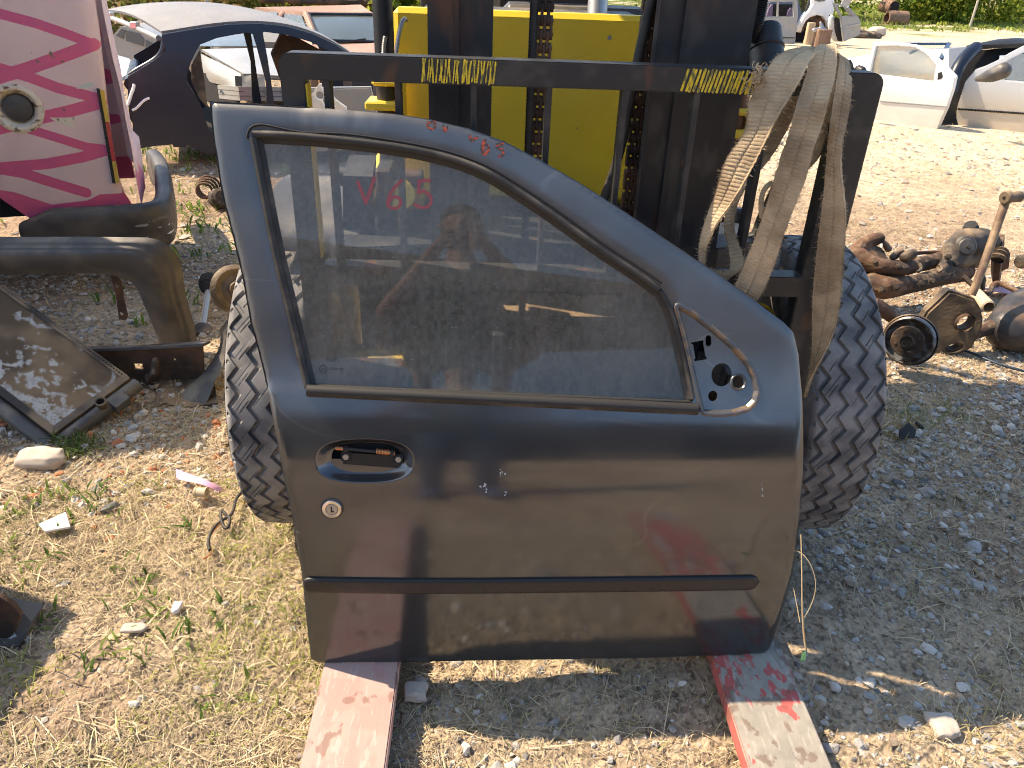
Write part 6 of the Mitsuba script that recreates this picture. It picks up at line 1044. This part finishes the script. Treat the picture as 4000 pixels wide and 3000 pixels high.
lab('sapling_leaf', 'single green leaf lying beside the dry stem', 'leaf'); g = np.array([(0.6502,1.07,0.2501),(0.6576,1.07,0.2594),(0.6399,1.05,0.2517),(0.6498,1.05,0.2531)]).reshape(2, 2, 3); scene['m_green'] = {'type': 'twosided', 'bsdf': {'type': 'diffuse', 'reflectance': col((.05, .11, .06))}}; add('sapling_leaf', slab(g, .001), 'm_green')
# ---------------------------------------------------------------- hedge, trees, fence
def foliage(boxes, size, cols, seed, clump=.35):
    "leaf clumps through the given ellipsoids (centre, radii, count)"
    r = np.random.default_rng(seed); v, f, c, o = [], [], [], 0
    for ce, ra, n in boxes:
        k = max(6, n//60); cc = r.normal(0, 1, (k, 3)); cc /= np.linalg.norm(cc, axis=1, keepdims=True); cc *= r.uniform(.25, 1, (k, 1))**.5; tone = r.uniform(.6, 1.3, k); hue = r.integers(0, len(cols), k)
        i = r.integers(0, k, n); p = cc[i]+r.normal(0, clump*.45, (n, 3)); p = np.array(ce)+p*np.array(ra)
        a = r.normal(0, 1, (n, 3)); a /= np.linalg.norm(a, axis=1, keepdims=True); b = np.cross(a, r.normal(0, 1, (n, 3))); b /= np.linalg.norm(b, axis=1, keepdims=True)+1e-9; s = size*r.uniform(.5, 1.3, (n, 1))
        q = np.stack([p-a*s, p+b*s*.5, p+a*s, p-b*s*.5], 1); v.append(q.reshape(-1, 3)); f.append((np.array([(0, 1, 2), (0, 2, 3)])[None]+(np.arange(n)*4)[:, None, None]+o).reshape(-1, 3)); o += 4*n
        c.append(np.repeat(np.array(cols)[hue[i]]*tone[i][:, None]*r.uniform(.8, 1.2, (n, 1)), 4, 0))
    return trimesh.Trimesh(np.vstack(v), np.vstack(f), process=False), np.vstack(c)
YG = [(.20, .27, .035), (.30, .33, .05), (.14, .21, .035)]; OL = [(.07, .10, .03), (.10, .12, .04), (.05, .075, .025)]; GD = [(.30, .24, .07), (.18, .20, .05), (.24, .18, .08)]
def bush(key, x, y, w, h, n, cols, seed, label, size=.11, cat_='bush'):
    z = float(G(x, y)); m, c = foliage([((x, y, z+h*.45), (w, w*.8, h*.55), n)], size, cols, seed); lab(key, label, cat_); add(key+'__foliage', m, 'm_leaf', smooth=False, color=c)
    add(key+'__stem', [tube(sp([(x+a*.1, y, z-.05), (x+a*.4, y+.1, z+h*.4), (x+a*w*.6, y, z+h*.75)], 8), np.linspace(.06, .02, 8), 6) for a in (-1, .2, 1)], 'm_bark', smooth=60)
bush('hedge_bush', 19.7, 37.7, 2.5, 3.5, 5200, YG, 41, 'bright yellow green bush just right of the white wreck', .15); bush('hedge_bush_001', 23.8, 39.9, 2.5, 3.2, 5200, YG, 42, 'bright yellow green bush behind the hollow log')
bush('hedge_bush_002', 28.1, 42.0, 2.8, 3.1, 5200, YG+OL, 43, 'mixed green bush left of the pale sawn log'); bush('hedge_bush_003', 32.8, 47.9, 3.6, 5.4, 6000, OL, 44, 'dark olive bush behind the pale sawn log')
bush('hedge_bush_004', 38.6, 49.3, 3.9, 5.4, 6000, OL, 45, 'dark olive bush in shade near the right edge'); bush('hedge_bush_005', 44.7, 50.8, 3.9, 5.4, 6000, OL, 46, 'dark olive bush at the right edge of the yard'); bush('hedge_bush_006', 13.9, 37.7, 3.3, 4.3, 5200, OL+YG, 47, 'green bush behind the blue wreck')
bush('hedge_bush_007', -6.6, 15.5, 1.8, 1.9, 4200, GD, 48, 'dry golden bush at the far left behind the roof', .09); bush('hedge_bush_008', -4.3, 15.8, 1.7, 1.9, 4200, GD, 49, 'dry golden bush behind the middle of the dusty roof', .09); bush('hedge_bush_009', -2.6, 15.4, 1.5, 1.8, 3600, GD+YG, 50, 'yellowish bush behind the faded red car', .09)
bush('hedge_bush_010', -.75, 14.2, 1.1, 2.0, 4600, YG, 51, 'bright green leafy bush beside the left guard post', .10)
bush('hedge_bush_011', 8.1, 36.2, 3.3, 4.3, 4600, OL, 52, 'dark bush behind the grey rear door')
for i, (x, y, a, l) in enumerate(((24.5, 36.5, .3, 'pale leaning fence post behind the bright bushes'), (29.3, 41.0, -.2, 'pale fence post left of the dark olive bushes'), (35.4, 41.5, .7, 'slanting pale fence post near the right edge'), (19.0, 33.0, .02, 'thin pale fence post beside the open car door'), (-4.7, 14.3, .02, 'white fence post behind the dusty roof'), (-6.9, 14.0, .1, 'white fence post at the far left behind the roof'))):
    k = 'fence_post'+('_%03d' % i if i else ''); z = float(G(x, y)); lab(k, l, 'post'); add(k, tube([(x, y, z-.1), (x+a*.9, y, z+.9), (x+a*1.8, y, z+1.8)], .045, 8), 'm_conc', smooth=60)
lab('fence_rail', 'long rusty rail behind the faded red car', 'rail'); add('fence_rail', tube(np.array([(-3.7357,14,0.7172),(-2.7325,14.2,0.7086),(-1.9242,14.4,0.7061)]), .05, 8), 'm_rust')
# what stands behind the photographer and shows in the paint and the glass
def tree(key, x, y, h, w, n, seed, label):
    z = float(G(x, y)); r = np.random.default_rng(seed); bl = [((x+r.normal(0, w*.45), y+r.normal(0, w*.35), z+h*r.uniform(.45, .85)), (w*.6, w*.6, h*.22), n//6) for _ in range(6)]
    m, c = foliage(bl, .13, OL+[(.10, .14, .04)], seed); lab(key, label, 'tree'); add(key+'__crown', m, 'm_leaf', smooth=False, color=c)
    tr = [tube(sp([(x, y, z-.1), (x+.1, y, z+h*.3), (x+.05, y, z+h*.7)], 10), np.linspace(.2, .07, 10), 8)]+[tube(sp([(x+.08, y, z+h*.3), b[0]], 4), np.linspace(.08, .02, 4), 6) for b in bl]; add(key+'__trunk', tr, 'm_bark', smooth=60)
for i, (x, y, h) in enumerate(((-14, -13, 6), (9.5, -12.5, 4.6), (13.5, -12, 5.2), (17, -10.5, 5))): tree('shade_tree'+('_%03d' % i if i else ''), x, y, h, 2.4, 4200, 60+i, ['shade tree behind the left end of the shed', 'shade tree just right of the shed', 'tall shade tree right of the shed', 'last shade tree on the right behind the photographer'][i])
lab('shed', 'long low shed with a sheet roof behind the photographer', 'shed')
add('shed__wall', box(-14, 7.5, -9.6, -9.4, -.1, 2.9, .02), 'm_shedwall')
add('shed__roof', to_tm(hull([(-14.5, -12, 6.2), (8, -12, 3.7), (-14.5, -8.6, 5.4), (8, -8.6, 2.95), (-14.5, -8.6, 5.28), (8, -8.6, 2.85), (-14.5, -12, 6.0), (8, -12, 3.5)])), 'm_shedwall')
add('shed__gable', to_tm(hull([(-14, -9.5, 2.8), (7.4, -9.5, 2.8), (-14, -9.5, 5.3), (7.4, -9.5, 2.9), (-14, -9.4, 2.8), (7.4, -9.4, 2.8), (-14, -9.4, 5.3), (7.4, -9.4, 2.9)])), 'm_shedwall')
for i in range(4): add('shed__door_leaf', box(-11+5*i, -8+5*i, -9.38, -9.34, 0, 2.5, .01), 'm_darkhole')
# a stack of hulks beyond the left edge, whose shade lies over the radiator
lab('scrap_stack', 'tall stack of scrapped car bodies standing left of the radiator', 'scrap')
prof = [(-4.35, .06), (-4.30, .34), (-4.05, .40), (-3.75, .62), (-2.85, .64), (-2.50, .42), (-2.32, .36), (-2.28, .10), (-2.45, .04), (-2.62, .16), (-2.80, .04), (-3.75, .04), (-3.92, .16), (-4.10, .04)]
for k, z0 in enumerate((0, .66, 1.34)):
    h = 'scrap_stack__hulk'+('_%03d' % k if k else ''); win = [poly([(-3.95, z0+.41), (-3.70, z0+.58), (-3.34, z0+.59), (-3.34, z0+.41)]), poly([(-3.28, z0+.41), (-3.28, z0+.59), (-2.92, z0+.59), (-2.66, z0+.41)])]
    g = poly([(x+.04*k, z+z0) for x, z in prof], r=.02)
    scene[h] = mikit.ply(prism(g.difference(unary_union(win)), 2.60+.03*k, .03, .008), ['m_carred', 'm_cargrey', 'm_carblue'][k], smooth=30)
    add(h+'__far_side', prism(g.buffer(-.015), 2.64+.03*k, .40, .02), ['m_carred', 'm_cargrey', 'm_carblue'][k]); add(h+'__window', prism(unary_union(win).buffer(-.001), 2.615+.03*k, .01), 'm_darkglass')
# the photographer, seen only mirrored in the door and its glass
lab('person', 'person in dark green shirt and jeans raising both hands, mirrored in the door glass', 'person')
Jt = {}
for s_, q in ((-1, 'l'), (1, 'r')):
    Jt.update({q+'toe': ((s_*.14, -.22, .045), .040), q+'heel': ((s_*.12, -.47, .05), .045), q+'ankle': ((s_*.12, -.44, .10), .048), q+'knee': ((s_*.115, -.39, .50), .062), q+'hip': ((s_*.095, -.43, .90), .095),
        q+'sho': ((s_*.18, -.44, 1.41), .065), q+'elb': ((s_*.34, -.30, 1.20), .044), q+'wri': ((s_*.115, -.105, 1.41), .028), q+'palm': ((s_*.085, -.07, 1.44), .024)})
    for k in range(4): Jt.update({q+'k%d' % k: ((s_*(.075-.004*k), -.055, 1.475-.021*k), .0095), q+'f%d' % k: ((s_*.040, -.045, 1.480-.021*k), .0085), q+'t%d' % k: ((s_*(.030+.003*k), -.062, 1.478-.020*k), .0075)})
    Jt.update({q+'th0': ((s_*.075, -.080, 1.425), .012), q+'th1': ((s_*.045, -.088, 1.445), .010)})
Jt.update({'pel': ((0, -.43, .95), .12), 'bel': ((0, -.425, 1.10), .125), 'che': ((0, -.43, 1.30), .13), 'nek': ((0, -.42, 1.50), .055), 'hed': ((0, -.38, 1.63), .085), 'jaw': ((0, -.335, 1.575), .055), 'bak': ((0, -.42, 1.66), .085), 'nos': ((0, -.285, 1.61), .015), 'nob': ((0, -.30, 1.64), .012), 'eal': ((-.085, -.39, 1.62), .020), 'ear': ((.085, -.39, 1.62), .020)})
def figure(links, grow=0.0, ref=.014): return lumps({k: (V(*p), r+grow) for k, (p, r) in Jt.items()}, links, ref, 5)
two = lambda ls: [(q+a if a[0] != '_' else a[1:], q+b if b[0] != '_' else b[1:]) for q in 'lr' for a, b in ls]
hand = [('wri', 'palm'), ('palm', 'th0'), ('th0', 'th1')]+[('palm', 'k%d' % k) for k in range(4)]+[('k%d' % k, 'f%d' % k) for k in range(4)]+[('f%d' % k, 't%d' % k) for k in range(4)]
add('person__body', figure(two([('toe', 'heel'), ('heel', 'ankle'), ('ankle', 'knee'), ('knee', 'hip'), ('hip', '_pel'), ('sho', '_che'), ('sho', 'elb'), ('elb', 'wri')]+hand)+[('pel', 'bel'), ('bel', 'che'), ('che', 'nek'), ('nek', 'hed'), ('hed', 'jaw'), ('hed', 'bak'), ('nos', 'nob'), ('nob', 'hed'), ('hed', 'eal'), ('hed', 'ear')], 0, .008), 'm_skin', smooth=60)
Jt.update({'lslv': ((-.27, -.36, 1.29), .056), 'rslv': ((.27, -.36, 1.29), .056)})
add('person__shirt', figure([('pel', 'bel'), ('bel', 'che')]+two([('sho', '_che'), ('sho', 'slv')]), .012), 'm_shirt', smooth=60)
add('person__jeans', figure(two([('ankle', 'knee'), ('knee', 'hip'), ('hip', '_pel')]), .012), 'm_jeans', smooth=60)
for q in 'lr': add('person__shoe', figure([(q+'toe', q+'heel'), (q+'heel', q+'ankle')], .008), 'm_shoe', smooth=60)
Jt.update({'hr1': ((0, -.40, 1.672), .088)}); add('person__hair', figure([('hr1', 'bak')], .006), 'm_blackmatt', smooth=60)
